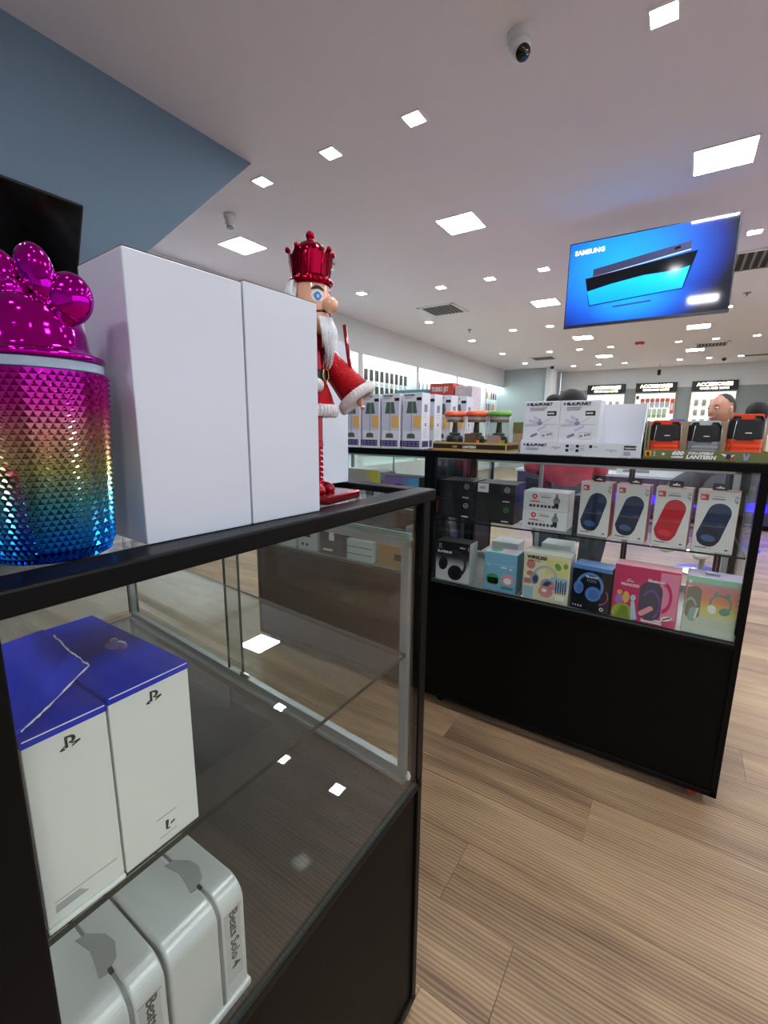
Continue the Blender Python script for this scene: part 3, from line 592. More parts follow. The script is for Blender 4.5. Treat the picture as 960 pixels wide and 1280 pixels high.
def headphone_cases():
    m=mat('pearl_grey_card',(190,194,192),.32,.12,var=.02,bscale=20); dk=mat('seam_grey',(110,114,114),.5); hd=mat('handle_recess_grey',(140,144,144),.5)
    def one(x,y,label):
        w,d,h,r=.090,.125,.148,.024
        t=thing('headphone_carton',label,'box',(x,y,.5485))
        def body(name,x0,x1,mm,zz=.008):
            q=MB(); pts=[(d,zz),(0,zz)]+[(r-r*math.cos(a),h-r+r*math.sin(a)) for a in [PI/2*i/10 for i in range(11)]]+[(d-r+r*math.sin(a),h-r+r*math.cos(a)) for a in [PI/2*i/8 for i in range(9)]]
            V0=[q.bm.verts.new((x0,p[0],p[1])) for p in pts]; V1=[q.bm.verts.new((x1,p[0],p[1])) for p in pts]; n=len(pts); q.bm.faces.new(V0); q.bm.faces.new(V1[::-1])
            for i in range(n): q.bm.faces.new((V0[i],V1[i],V1[(i+1)%n],V0[(i+1)%n]))
            return q.build(name,mm,t,bevel=.003 if x1-x0>.01 else 0,seg=3)
        body('carton',0,.0565,m); body('seam',.0555,.0590,dk,.009).scale=(1,.985,.992); body('sleeve',.0585,w,m)
        q=MB(); q.box((-.001,-.004,0),(w+.002,d+.002,.010)); q.build('base_tray',m,t,bevel=.003)
        # handle cut in the top
        q=MB(); q.vprism([(.048,.035),(.053,.033),(.066,.040),(.072,.055),(.070,.070),(.060,.085),(.050,.088),(.054,.066),(.051,.048)],h-.0005,h+.0006); q.build('handle_recess',hd,t)
        q=MB(); q.vprism([(.0555,.030),(.0590,.030),(.0590,.036),(.0555,.036)],h-.001,h+.0012); q.build('tab_slot',INK,t)
        art(t,'label_panel',mat('pale_grey_print',(170,174,172),.4),[rc(.063,.030,.0835,h-.024)],.0003)
        text('lettering','Beats Solo 4',.0155,DKG,t,(.0695,-.0006,.123),rot=(PI/2,PI/2,0),bold=.0001)
        art(t,'print_lines',GREYINK,[rc(.062,h-.026,.085,h-.0255)],.0005)
        return t
    one(.1765,.360,'grey white headphone carton with rounded top, right one under the glass shelf'); one(.083,.360,'grey white headphone carton with rounded top, left one by the post')
headphone_cases()
# =================== PRODUCTS IN THE FAR SHOWCASE ===================
RED=mat('print_red',(214,40,52),.4); CW=mat('print_white',(235,236,238),.45)
SH=.8385; FL=.5725
def shelf_row():
    bk=mat('black_matte_card',(26,27,30),.4); kr=mat('kraft_shade',(70,66,64),.6)
    spots=[(1.672,.822,0,'black carton low in the left stack on the upper glass shelf'),(1.674,.822,1,'black carton on top of the left stack on the upper glass shelf'),(1.668,.655,0,'black carton with a green ring low in the second stack on the upper shelf'),(1.670,.655,1,'black carton with a white sticker on top of second stack, upper shelf')]
    for i,(x,y,k,l) in enumerate(spots):
        w=.152; t=carton('black_carton',l,w,.14,.0765,bk,(x,y,SH+.0775*k),group='black cartons on the upper shelf')
        ring=mat('green_ring_print',(60,190,110),.4) if i==2 else CW
        art(t,'ring_emblem',ring,arc(w-.030,.055,.0085,.0100,0,2*PI,24)+[rc(w-.034,.0535,w-.026,.0565)])
        text('lettering','TV BOX' if 0 else 'wireless',.0085,CW,t,(w-.047,-.0005,.008),bold=.0003)
        if i==3:
            art(t,'price_sticker',CW,[rc(.004,.040,.048,.0745)],.0006); art(t,'print_lines',GREYINK,bars(3,.012,.062,.040,.002),.0009)
    # white camera cartons
    side=mat('white_card_b',(205,208,214),.5)
    for k,(x,l) in enumerate(((1.672,'white security camera carton with red round emblem, lower of two'),(1.674,'white security camera carton with red round emblem, upper of two'))):
        w,h=.158,.068; t=carton('camera_carton',l,w,.11,h,WHITE,(x,.470,SH+.0690*k),group='camera cartons on the upper shelf')
        art(t,'round_emblem',RED,arc(.040,.050,.004,.0095,0,2*PI,20)); art(t,'red_print',RED,[rc(.024,.029,.060,.033),rc(.034,.037,.046,.0385)]); art(t,'grey_print',GREYINK,[rc(.062,.047,.095,.051),rc(.058,.056,.085,.0575),rc(.062,.028,.082,.0295)])
        art(t,'icon_row',DKG,[rc(.022+.0135*i,.010,.022+.0135*i+(.009 if i%3 else .011),.020) for i in range(8)])
        art(t,'camera_picture',mat('camera_picture_grey',(140,146,152),.4),[el(.118,.038,.012,.014),rc(.113,.045,.123,.060)]); art(t,'camera_picture_lens',INK,[el(.118,.022,.0085,.0085)],.0008)
        art(t,'camera_picture_base',GREYINK,[rc(.115,.058,.121,.064)],.0007)
    # four portable speaker cartons
    pk=mat('salmon_card_side',(196,110,96),.5); tn=mat('hang_tab_black',(24,22,24),.5)
    navy=mat('navy_speaker_print',(30,46,84),.55,bump=.3,bscale=500); navy2=mat('navy_speaker_cap',(58,96,146),.4); rd=mat('red_speaker_print',(196,22,48),.55,bump=.3,bscale=500); rd2=mat('red_speaker_cap',(226,60,80),.4); bl2=mat('dark_blue_print',(22,32,60),.5)
    d4=[(1.668,.274,.1000,0,'navy speaker carton, leftmost of four on the upper shelf'),(1.664,.163,.0980,0,'navy speaker carton between the leftmost one and the red one'),(1.655,.050,.0985,1,'red speaker carton on the upper glass shelf'),(1.650,-.060,.1030,0,'navy speaker carton, rightmost on the upper shelf beside the frame')]
    for x,y,w,isr,l in d4:
        h=.187; t=carton('speaker_carton',l,w,.062,h,WHITE2,(x,y,SH),rz=-PI/2-R(5),group='portable speaker cartons on the upper shelf',side=pk,top=pk)
        q=MB(); a=w*.32; q.prism([(a,h),(a,h+.020),(a+.038,h+.020),(a+.038,h)],.028,.030); q.build('hang_tab',tn,t); art(t,'tab_hole',CW,[[(a+.009,h+.008),(a+.015,h+.009),(a+.019,h+.013),(a+.023,h+.009),(a+.029,h+.008),(a+.029,h+.005),(a+.009,h+.005)]],.0005,y=.028)
        art(t,'logo_patch',RED,[rc(.008,h-.030,.028,h-.012)]); text('lettering','JBL',.0105,CW,t,(.0098,-.0007,h-.0245),bold=.0004,sx=.85)
        c1,c2=(rd,rd2) if isr else (navy,navy2)
        art(t,'speaker_picture',c1,[capsule(w*.475,.084,.0290,.039,-R(15),k=1.06)],.0005)
        art(t,'speaker_picture_cap',bl2 if not isr else c1,[capsule(w*.38,.043,.0265,.006,-R(15))],.0008)
        art(t,'speaker_picture_radiator',c2,[el(w*.38,.042,.0185,.0105,-R(8))],.0011)
        art(t,'wire_print',GREYINK,[rc(.016,.079,.078,.0800)]+[rc(.060+.004*i,.080,.0608+.004*i,.087+.002*(i%2)) for i in range(4)],.0012)
        text('lettering','FLIP',.013,DKG,t,(w-.013,-.0006,h-.012),rot=(PI/2,PI/2,0)); art(t,'small_print',DKG,[rc(.009,.010,.040,.0125),rc(w-.020,.009,w-.012,.013),rc(.044,.0105,.050,.0118)]); 
        if isr or y<0: art(t,'small_print',GREYINK,[rc(.040,h-.018,.066,h-.0165),rc(.036,h-.0265,.068,h-.0225)])
    # spare stock and clear items standing behind
    t=thing('white_carton','small dark carton behind the camera cartons on the shelf','box',(1.80,.315,SH),-PI/2); box('carton',(0,0,0),(.045,.09,.118),mat('dark_slate_card',(44,48,70),.5),t,bevel=.001)
    t=thing('white_carton','stack of pale cartons deep on the shelf behind the first navy speaker','box',(1.86,.33,SH),-PI/2); box('carton',(0,0,0),(.10,.09,.06),WHITE,t,bevel=.001)
shelf_row()
def hp_pic(t,cx,cz,s,band,cup,pad,name='headphone_picture',tilt=0,ang=0):
    """a pair of over-ear headphones printed on a box front"""
    def rt(P):
        c,s_=math.cos(ang),math.sin(ang); return [(cx+(x-cx)*c-(z-cz)*s_,cz+(x-cx)*s_+(z-cz)*c) for x,z in P]
    art(t,name,band,[rt(p) for p in arc(cx,cz,s*.80,s,R(-12),R(192),22,1.12)],.0005)
    art(t,name+'_left_cup',cup,[rt(el(cx-s*.72,cz-s*.42,s*.36,s*.52,R(14)))],.0009)
    art(t,name+'_right_cup',cup,[rt(el(cx+s*.42,cz-s*.48,s*.56,s*.60,R(-14)))],.0010)
    art(t,name+'_pad',pad,[rt(el(cx-s*.64,cz-s*.42,s*.22,s*.36,R(14))),rt(el(cx+s*.46,cz-s*.48,s*.36,s*.42,R(-14)))],.0013)
def floor_row():
    # 1 black and white headphone carton
    w,h=.152,.168; g=ramp_mat('black_to_white_card',[(0,(222,224,228)),(.36,(205,207,212)),(.60,(60,60,64)),(.72,(24,24,27)),(1,(22,22,25))],'Z',0,.168,.35)
    t=carton('headphone_box','black and white headphone box, leftmost on the showcase floor','%s'%'' or .075,h,g,(1.650,.815,FL)) if 0 else carton('headphone_box','black and white headphone box, leftmost on the showcase floor',w,.08,h,g,(1.650,.815,FL),side=mat('grey_white_side',(190,192,196),.5),top=INK)
    hp_pic(t,.082,.074,.056,mat('charcoal_print',(52,52,56),.4),mat('charcoal_print_b',(40,40,44),.35),INK,ang=R(-28))
    text('lettering','PLATINUM',.0135,CW,t,(.008,-.0006,.118),bold=.0005); text('lettering','Fusion',.009,CW,t,(.108,-.0006,.146),bold=.0003)
    art(t,'emblem_print',CW,arc(.020,.150,.004,.0056,R(20),R(340),10)+[rc(.010,.138,.028,.1395),rc(.144,.140,.146,.155)])
    # 2 light blue carton with earphone pictures
    w,h=.130,.155; sky=mat('sky_blue_card',(124,178,208),.4); t=carton('earphone_box','light blue earphone gift box with green and pink pictures',w,.085,h,sky,(1.648,.600,FL),side=mat('teal_card_side',(84,134,150),.5),top=mat('pale_blue_lid_card',(150,190,206),.4))
    art(t,'lid_line',mat('pale_line',(180,205,216),.5),[rc(0,.106,w,.1075)],.0007)
    art(t,'case_picture',mat('case_green_print',(54,140,82),.4),[capsule(.038,.046,.022,.006,R(90)) ,rc(.017,.030,.060,.052)],.0006); art(t,'case_picture_band',mat('case_dark_green_print',(36,100,64),.4),[rc(.018,.041,.059,.043),el(.038,.041,.004,.004)],.0009)
    art(t,'case_picture',mat('case_pink_print',(214,146,156),.4),[el(.096,.050,.024,.024)],.0006); art(t,'case_picture_face',CW,[el(.096,.047,.015,.013)],.0009); art(t,'case_picture_base',mat('case_teal_print',(64,140,140),.4),[rc(.072,.012,.120,.024)],.0006)
    art(t,'small_print',CW,[rc(.068,.096,.090,.1005),rc(.014,.098,.024,.100),rc(.100,.093,.112,.098)],.0008); art(t,'shadow_print',mat('pink_line',(206,150,170),.5),[rc(.022,.022,.062,.0245)],.0006)
    for i,(x,y,c) in enumerate(((.035,.045,'case_green_print'),(.090,.045,'case_pink_print'))): 
        q=MB(); q.vprism([(p[0],p[1]) for p in el(x,y,.022,.028)],h,h+.0005); q.build('lid_picture',MC[c],t)
    # 3 cream carton marked WIRELESS
    w,h=.163,.182; cr=mat('cream_card',(222,218,184),.4); t=carton('headphone_box','cream children headphone box marked wireless on the showcase floor',w,.095,h,cr,(1.640,.443,FL),side=mat('pale_side',(206,206,196),.5),top=mat('pale_top',(200,204,196),.5))
    art(t,'printed_panel',mat('pale_yellow_print',(218,214,140),.4),[rc(.080,.105,w-.004,.165)],.0003); art(t,'printed_panel',mat('pale_blue_print',(160,190,214),.4),[rc(.100,.050,w-.004,.1),rc(.004,.004,.040,.050)],.0003); art(t,'printed_panel',mat('brick_pink_print',(196,120,120),.4),[el(.026,.135,.016,.018),el(.026,.100,.014,.010),rc(.004,.060,.030,.080)],.0003)
    text('lettering','WIRELESS',.0165,mat('dark_olive_print',(50,52,40),.4),t,(.010,-.0006,.158),bold=.0009,shear=.1); text('lettering','HEADPHONES',.0075,MC['dark_olive_print'],t,(.012,-.0006,.148))
    hp_pic(t,.078,.090,.044,mat('grey_band_print',(176,184,188),.4),mat('grey_cup_print',(150,160,164),.4),mat('navy_print',(56,70,110),.4),ang=R(-18))
    art(t,'swirl_print',mat('rose_print',(214,140,146),.4),[el(.085,.040,.026,.022),el(.106,.062,.012,.010)],.0016); art(t,'swirl_print',CW,[el(.080,.044,.009,.007),rc(.120,.014,.150,.030)],.0019); art(t,'stripe_print',MC['navy_print'],[rc(.118+.008*i,.040,.1225+.008*i,.090-.006*(i%2)) for i in range(5)],.0006)
    art(t,'leaf_print',mat('green_print',(110,160,90),.4),[el(.122,.140,.010,.014,R(30)),el(.148,.146,.008,.010)],.0006)
    # 4 dark carton with blue headphones
    w,h=.128,.162; dk=mat('midnight_card',(24,26,40),.35); cb=mat('cornflower_print',(92,140,206),.4)
    t=carton('headphone_box','dark box with big blue headphones between cream box and pink box',w,.08,h,dk,(1.647,.272,FL),rz=-PI/2-R(6),side=dk,top=mat('cornflower_top',(88,134,196),.4))
    art(t,'top_band',cb,[rc(0,h-.014,w,h)],.0004); hp_pic(t,.060,.090,.045,cb,mat('blue_cup_print',(84,130,204),.4),mat('blue_cup_print_b',(70,112,190),.4),ang=R(-14))
    text('lettering','Bluetooth',.010,CW,t,(.046,-.0018,.122),bold=.0003); text('lettering','ION',.017,mat('dim_letter',(120,160,210),.4),t,(.050,-.0018,.106))
    art(t,'glow_ring',mat('pink_ring_print',(214,110,190),.4),arc(.090,.062,.030,.0318,R(-80),R(40),14),.0017); art(t,'icon_row',CW,[rc(.008+.009*i,.010,.012+.009*i,.016) for i in range(4)]+arc(.104,.016,.004,.0065,0,2*PI,14),.0006)
    # 5 pink carton with window
    w,h=.186,.190; pkc=ramp_mat('pink_card',[(0,(196,28,98)),(.7,(206,36,108)),(1,(222,80,130))],'X',0,.186,.35)
    t=carton('headphone_box','bright pink headphone box with dark oval window',w,.07,h,pkc,(1.632,.138,FL),side=mat('rose_side',(190,90,120),.5),top=mat('rose_top',(200,120,140),.5),rz=-PI/2-R(1))
    art(t,'pale_panel',mat('pale_pink_print',(226,140,172),.4),[rc(.132,.030,.183,.182)],.0003)
    art(t,'window',mat('dark_window_film',(70,70,92),.12),[capsule(.110,.078,.032,.038,0)],.0006); art(t,'window_headphone',mat('violet_print',(96,70,150),.3),arc(.112,.070,.022,.027,R(-60),R(150),14,1.9),.0009); art(t,'window_headphone_pad',mat('blush_pad_print',(226,150,170),.4),[capsule(.100,.045,.008,.017,R(-48))],.0012)
    art(t,'side_headphone',mat('magenta_print',(206,36,110),.4),arc(.140,.100,.021,.029,R(-80),R(85),14,1.9),.0009)
    art(t,'ball_gown_print',mat('lime_print',(140,176,54),.4),[el(.034,.024,.032,.032),[(.030,.05),(.044,.05),(.058,.004),(.010,.004)]],.0006); art(t,'shape_print',mat('lilac_print',(150,110,190),.4),[el(.020,.070,.012,.018)],.0006); art(t,'shape_print',mat('gold_print',(220,176,80),.4),[el(.040,.080,.010,.020),el(.020,.094,.008,.008)],.0009); art(t,'shape_print',mat('ice_print',(170,200,226),.4),[[(.056,.070),(.066,.070),(.078,.010),(.060,.004)],el(.061,.082,.008,.010)],.0008)
    text('lettering','PRINCESS',.0125,CW,t,(.022,-.0006,.120),bold=.0003); art(t,'script_line',CW,[rc(.036,.136,.058,.138),rc(.040,.142,.050,.1435)]); text('lettering','Bluetooth',.0125,CW,t,(.098,-.0006,.146),bold=.0005); art(t,'icon_print',CW,[el(.159,.032,.016,.008,R(20))],.0006); art(t,'small_print',CW,bars(2,.090,.022,.150,.006,.4,.05),.0006); art(t,'icon_pen',INK,[capsule(.160,.033,.002,.010,R(-60))],.0010)
    # 6 pastel carton with window and cat-ear headphones
    w,h=.156,.186; pas=ramp_mat('pastel_card',[(0,(214,226,214)),(.28,(206,216,196)),(.42,(214,216,130)),(.62,(222,150,110)),(.78,(214,140,140)),(1,(190,180,190))],'Z',0,.186,.35)
    t=carton('headphone_box','pastel rainbow headphone box with rounded window beside the right frame',w,.09,h,pas,(1.640,-.062,FL),side=mat('mauve_side',(130,70,90),.4),top=mat('lavender_top',(170,160,186),.5),rz=-PI/2-R(2))
    art(t,'mint_band',mat('mint_print',(150,210,180),.4),[rc(0,h-.018,w,h)],.0004); art(t,'window',mat('warm_grey_window',(140,134,124),.12),[capsule(.024,.100,.019,.036,0)],.0006); art(t,'window_headphone',mat('mint_pad_print',(150,190,176),.3),[capsule(.026,.062,.011,.014,R(-8))]+arc(.018,.080,.013,.017,R(20),R(180),10,2.2),.0009); art(t,'window_headphone_pad',CW,[capsule(.035,.068,.003,.016,R(-8))],.0012)
    sg=mat('sage_print',(110,156,144),.4); art(t,'headphone_picture',sg,arc(.092,.110,.023,.028,R(-30),R(210),18,1.05)+[[(.070,.132),(.076,.150),(.086,.138)],[(.098,.138),(.110,.148),(.114,.128)]],.0006); art(t,'headphone_picture_cup',CW,[el(.072,.090,.011,.014,R(20))],.0009); art(t,'headphone_picture_cup',sg,[el(.104,.088,.014,.012,R(20))],.0010)
    art(t,'icon_column',CW,[el(.136,.140,.004,.004),el(.136,.122,.004,.004),el(.136,.104,.004,.004),rc(.144,.136,.152,.144)],.0006); art(t,'small_print',mat('pale_line_print',(196,206,200),.4),bars(5,.070,.052,.145,.002,1.5),.0006); art(t,'emblem_print',CW,[el(.010,.168,.004,.006),rc(.004,.152,.018,.154)],.0006)
    q=MB(); q.box((.045,.042,h),(.085,.048,h+.008)); q.build('carry_handle',mat('lilac_plastic',(180,176,200),.3),t,bevel=.003)
    # clear blister packs lying behind the light blue box
    for k,(x,y,l) in enumerate(((1.78,.62,'white accessory carton behind the light blue box'),(1.79,.42,'clear blister pack carton behind the cream box'))):
        t=thing('white_carton',l,'box',(x,y,FL),-PI/2); box('carton',(0,0,0),(.11,.10,.165+.02*k),WHITE,t,bevel=.001)
floor_row()
# contents of the adjoining showcase (seen above and through the near case)
def second_case():
    ye=ramp_mat('yellow_grey_card',[(0,(170,170,176)),(.55,(176,178,150)),(.8,(214,204,60)),(1,(206,200,40))],'X',0,.19,.4)
    zt=SH
    t=carton('router_box','box with yellow and grey wave picture in the adjoining showcase',.185,.09,.175,CW,(1.66,1.30,zt),rz=-PI/2)
    art(t,'picture',ye,[rc(.002,.062,.183,.173)],.0003); art(t,'wave_print',mat('silver_print',(170,170,174),.4),arc(.085,.062,.050,.085,R(0),R(180),18)+arc(.085,.062,.018,.034,0,PI,12),.0006)
    t=carton('headset_box','purple and blue box with black headset picture beside the frame post',.175,.09,.155,INK,(1.66,1.085,zt),rz=-PI/2)
    vb=ramp_mat('violet_blue_print',[(0,(150,96,170)),(.55,(130,120,190)),(.75,(90,160,214)),(1,(90,170,226))],'X',0,.175,.4)
    art(t,'picture',vb,[rc(.001,.050,.174,.153)],.0003); art(t,'headset_picture',INK,[el(.075,.060,.066,.062),[(.13,.06),(.175,.06),(.175,.12)]],.0006); art(t,'headset_picture_grille',GREYINK,[capsule(.108,.076,.011,.022,R(85))],.0009); art(t,'white_line',CW,[rc(.004,.045,.120,.0475),rc(.110,.012,.174,.015)],.0006)
    t=thing('dark_speaker','small dark upright unit left of the yellow and grey box','speaker',(1.70,1.36,SH)); box('body',(0,-.02,0),(.05,.02,.11),mat('charcoal_plastic',(40,42,46),.4),t,bevel=.004); box('grille',(-.001,-.016,.02),(.001,.016,.10),INK,t)
    t=thing('grey_carton','narrow grey carton with vertical lettering between the two picture boxes','box',(1.67,1.112,zt),-PI/2); box('carton',(0,0,0),(.022,.09,.165),mat('grey_card',(150,152,150),.5),t,bevel=.001); art(t,'lettering_bars',INK,[rc(.006,.02,.011,.13)])
    lows=[(1.66,1.80,.16,.10,.20,(214,216,220),'white carton with grey picture on the floor of the adjoining showcase'),(1.66,1.62,.13,.10,.21,(206,214,220),'white carton with phone picture in the adjoining showcase'),(1.66,1.47,.15,.09,.19,(52,56,74),'dark carton with pale figure print in the adjoining showcase'),(1.66,1.30,.15,.12,.10,(196,214,214),'stack of pale flat cartons in the adjoining showcase'),(1.68,1.13,.16,.12,.095,(176,140,92),'kraft cardboard box in the adjoining showcase'),(1.665,.975,.115,.10,.20,(120,130,150),'blue grey patterned carton in the corner of the adjoining showcase')]
    for i,(x,y,w,d,h,c,l) in enumerate(lows):
        t=carton('stock_carton',l,w,d,h,mat('stock_card_%s'%'abcdef'[i],c,.5,var=.05,bscale=25),(x,y,FL))
        if i==0: art(t,'printed_panel',GREYINK,[rc(.03,.04,.12,.11)]); art(t,'small_print',DKG,bars(3,.03,.16,.10,.006))
        if i==1: art(t,'phone_picture',INK,[rc(.045,.07,.085,.15)]); art(t,'icons',DKG,[el(.03,.03,.008,.008),el(.06,.03,.008,.008)])
        if i==2: art(t,'figure_print',CW,[el(.075,.12,.018,.018),rc(.058,.075,.092,.105),rc(.02,.02,.08,.03)])
        if i==3: art(t,'flap_lines',DKG,[rc(.0,.03,.15,.033),rc(0,.065,.15,.068)])
        if i==4: art(t,'print_patch',DKG,[rc(.09,.03,.13,.06)])
        if i==5: art(t,'pattern_print',CW,[el(.04,.06,.02,.03),el(.075,.11,.018,.02),el(.05,.15,.012,.012)])
    for k in range(3):
        t=thing('kraft_carton',['flat tan carton high on the adjoining shelf','dark carton behind the tan carton on the adjoining shelf','pale slim carton at the back of the adjoining shelf'][k],'box',(1.78,1.72-.22*k,SH),-PI/2); box('carton',(0,0,0),(.17,.12,.05+.04*k),mat(['tan_card','slate_card_b','pale_card_b'][k],[(190,168,120),(60,66,80),(200,206,206)][k],.5),t,bevel=.001)
second_case()
# =================== PRODUCTS ON TOP OF THE FAR SHOWCASES ===================
TT=1.1125
def fan_cartons():
    wc=mat('white_printed_card',(214,217,224),.45)
    bk=['_']
    t=thing('display_tray','white printed counter tray holding the ceiling fan cartons','tray',(1.658,.491,TT),-PI/2); w=.387; q=MB()
    q.box((0,0,0),(w,.006,.044)); q.box((0,.006,0),(w,.115,.003)); q.box((w-.004,.006,.003),(w,.115,.05)); q.box((0,.006,.003),(.004,.115,.05)); q.build('tray',wc,t)
    q=MB(); q.prism([(0,.003),(w,.003),(w,.05),(w,.150),(w-.006,.176),(0,.176)],.117,.120); q.build('back_panel',wc,t)
    q=MB(); q.bm.faces.new([q.bm.verts.new(p) for p in((w,.004,.003),(w,.117,.003),(w,.117,.176),(w,.085,.176),(w,.004,.05))]); o=q.build('side_panel',wc,t); s_=o.modifiers.new('s','SOLIDIFY'); s_.thickness=.003
    art(t,'blue_dot',mat('blue_dot_print',(50,110,190),.4),[el(.014,.033,.004,.004)]); text('lettering','BLAUPUNKT',.0125,INK,t,(.021,-.0006,.0285),bold=.0006,shear=.15); art(t,'small_print',GREYINK,bars(2,.021,.022,.075,.0025,1.0),.0005)
    art(t,'fan_picture',mat('pale_grey_print_b',(176,182,190),.4),[capsule(.125,.026,.0022,.013,R(88)),capsule(.300,.022,.0022,.016,R(86)),el(.125,.022,.004,.003),el(.300,.018,.004,.003)],.0005)
    art(t,'icon_squares',INK,[rc(x,z,x+.010,z+.010) for x,z in((.157,.027),(.157,.012),(.190,.027),(.190,.012),(.232,.027))],.0005); art(t,'small_print',GREYINK,[rc(x,.018+dz,x+.015,.0195+dz) for x in(.170,.203) for dz in(0,.006,.014)]+[rc(.246,.030,.258,.0325)],.0005)
    art(t,'badge',INK,[rc(.337,.024,.372,.038)]); text('lettering','WARRANTY',.0062,CW,t,(.339,-.0009,.028),bold=.0002); art(t,'small_print',GREYINK,bars(3,.338,.018,.358,.0025,.7,.05))
    for i,(y,wd,l) in enumerate(((.4885,.124,'ceiling fan carton, left one in the white counter tray'),(.3635,.128,'ceiling fan carton, middle one in the white counter tray'))):
        t=carton('fan_carton',l,wd,.10,.182,wc,(1.668,y,TT+.0035),group='ceiling fan cartons in the white tray'); z0=.0
        art(t,'blue_dot',MC['blue_dot_print'],[el(.013,.171,.0045,.0045)]); text('lettering','BLAUPUNKT',.0135,INK,t,(.020,-.0006,.1665),bold=.0007,shear=.15)
        art(t,'small_print',GREYINK,bars(3,.021,.160,.080,.0022,1.0),.0005); art(t,'badge',INK,[rc(.082,.131,.113,.147)]); text('lettering','LIMITED',.0062,CW,t,(.084,-.0009,.137),bold=.0003)
        bl=mat('pale_lilac_blade_print',(190,194,214),.4); art(t,'fan_picture_blade',bl,[capsule(.040,.110,.0050,.018,R(75)),capsule(.034,.100,.0050,.024,R(94)),capsule(.052,.118,.0055,.014,R(55)),capsule(.066,.088,.0045,.014,R(-60))],.0005); art(t,'fan_picture_hub',mat('hub_print',(140,146,170),.4),[el(.058,.105,.009,.006),rc(.056,.108,.060,.122)],.0009); art(t,'fan_picture_lines',GREYINK,[[(.064,.106),(.100,.126),(.1005,.1252),(.0645,.1052)],[(.066,.103),(.116,.101),(.116,.1003),(.066,.1022)]],.0006)
        art(t,'remote_picture',GREYINK,[capsule(.040,.063,.0045,.009,R(-65))],.0005); art(t,'inset_frame',GREYINK,[rc(.066,.052,.106,.0526),rc(.066,.075,.106,.0756),rc(.066,.052,.0666,.0756),rc(.1054,.052,.106,.0756)],.0005); art(t,'inset_picture',DKG,arc(.074,.062,.0022,.0042,0,2*PI,12)+arc(.088,.066,.0022,.0042,0,2*PI,12)+arc(.098,.068,.0022,.0042,0,2*PI,12),.0005)
fan_cartons()
def lantern(name,label,x,y,w,h,z,body,top,rz=0,big=False):
    """camping lantern: ribbed coloured lower housing, black upper, coloured handle cap, wire bail"""
    t=thing(name,label,'lantern',(x,y,z),-PI/2+rz,'collapsible lanterns in the olive counter box'); d=w*.62
    bm=mat('black_rubber',(26,26,28),.5); wire=mat('steel_wire',(190,190,190),.3,.9)
    q=MB(); n=24
    def ring(s,z0): return [(w/2+s*w/2*math.copysign(abs(math.cos(a))**.45,math.cos(a)),d/2+s*d/2*math.copysign(abs(math.sin(a))**.45,math.sin(a)),z0) for a in[2*PI*i/n for i in range(n)]]
    def loft(R_,m,nm,bev=0):
        q=MB(); rr=[[q.bm.verts.new(p) for p in r] for r in R_]; q.bm.faces.new(rr[0][::-1]); q.bm.faces.new(rr[-1])
        for a,b in zip(rr,rr[1:]):
            for i in range(n): q.bm.faces.new((a[i],a[(i+1)%n],b[(i+1)%n],b[i]))
        return q.build(nm,m,t,smooth=False,bevel=bev)
    loft([ring(.93,.0),ring(1,.004),ring(1,.010)]+[ring(1-.03*(k%2),.010+(h*.42-.012)*k/6) for k in range(7)]+[ring(1,h*.46)],body,'lower_housing')
    loft([ring(.97,h*.46),ring(1.0,h*.5),ring(1.0,h*.86),ring(.93,h*.93),ring(.86,h*.95)],bm,'upper_housing')
    q=MB(); q.prism([(w*.05,h*.86),(w*.12,h*.95),(w*.30,h*.96),(w*.33,h*.88),(w*.66,h*.88),(w*.70,h*.96),(w*.88,h*.95),(w*.95,h*.86),(w*.93,h*.98),(w*.86,h*1.0),(w*.14,h*1.0),(w*.07,h*.98)],-.0015,d*.25); q.build('handle_cap',top,t,bevel=.0006,seg=1)
    q=MB(); q.prism([(w*.22,h*.46),(w*.28,h*.52),(w*.72,h*.52),(w*.78,h*.46),(w*.72,h*.44),(w*.28,h*.44)],-.0016,.002); q.build('latch',bm,t)
    q=MB(); q.tube([(w*.20,-.003,h*.86),(w*.16,-.004,h*.5),(w*.10,-.003,h*.12)],.0009,6); q.tube([(w*.99,-.001,h*.86),(w*1.01,-.001,h*.5),(w*1.0,.0,h*.12)],.0009,6); q.build('wire_bail',wire,t,smooth=True)
    for sx in(0,1):
        q=MB(); q.box((w*.0+sx*w*.86,-.002,.0),(w*.14+sx*w*.86,.004,h*.16)); q.build('foot_guard',bm,t,bevel=.001)
    art(t,'name_plate',CW,[rc(w*.48,h*.585,w*.66,h*.605)],.0008,y=-.0002)
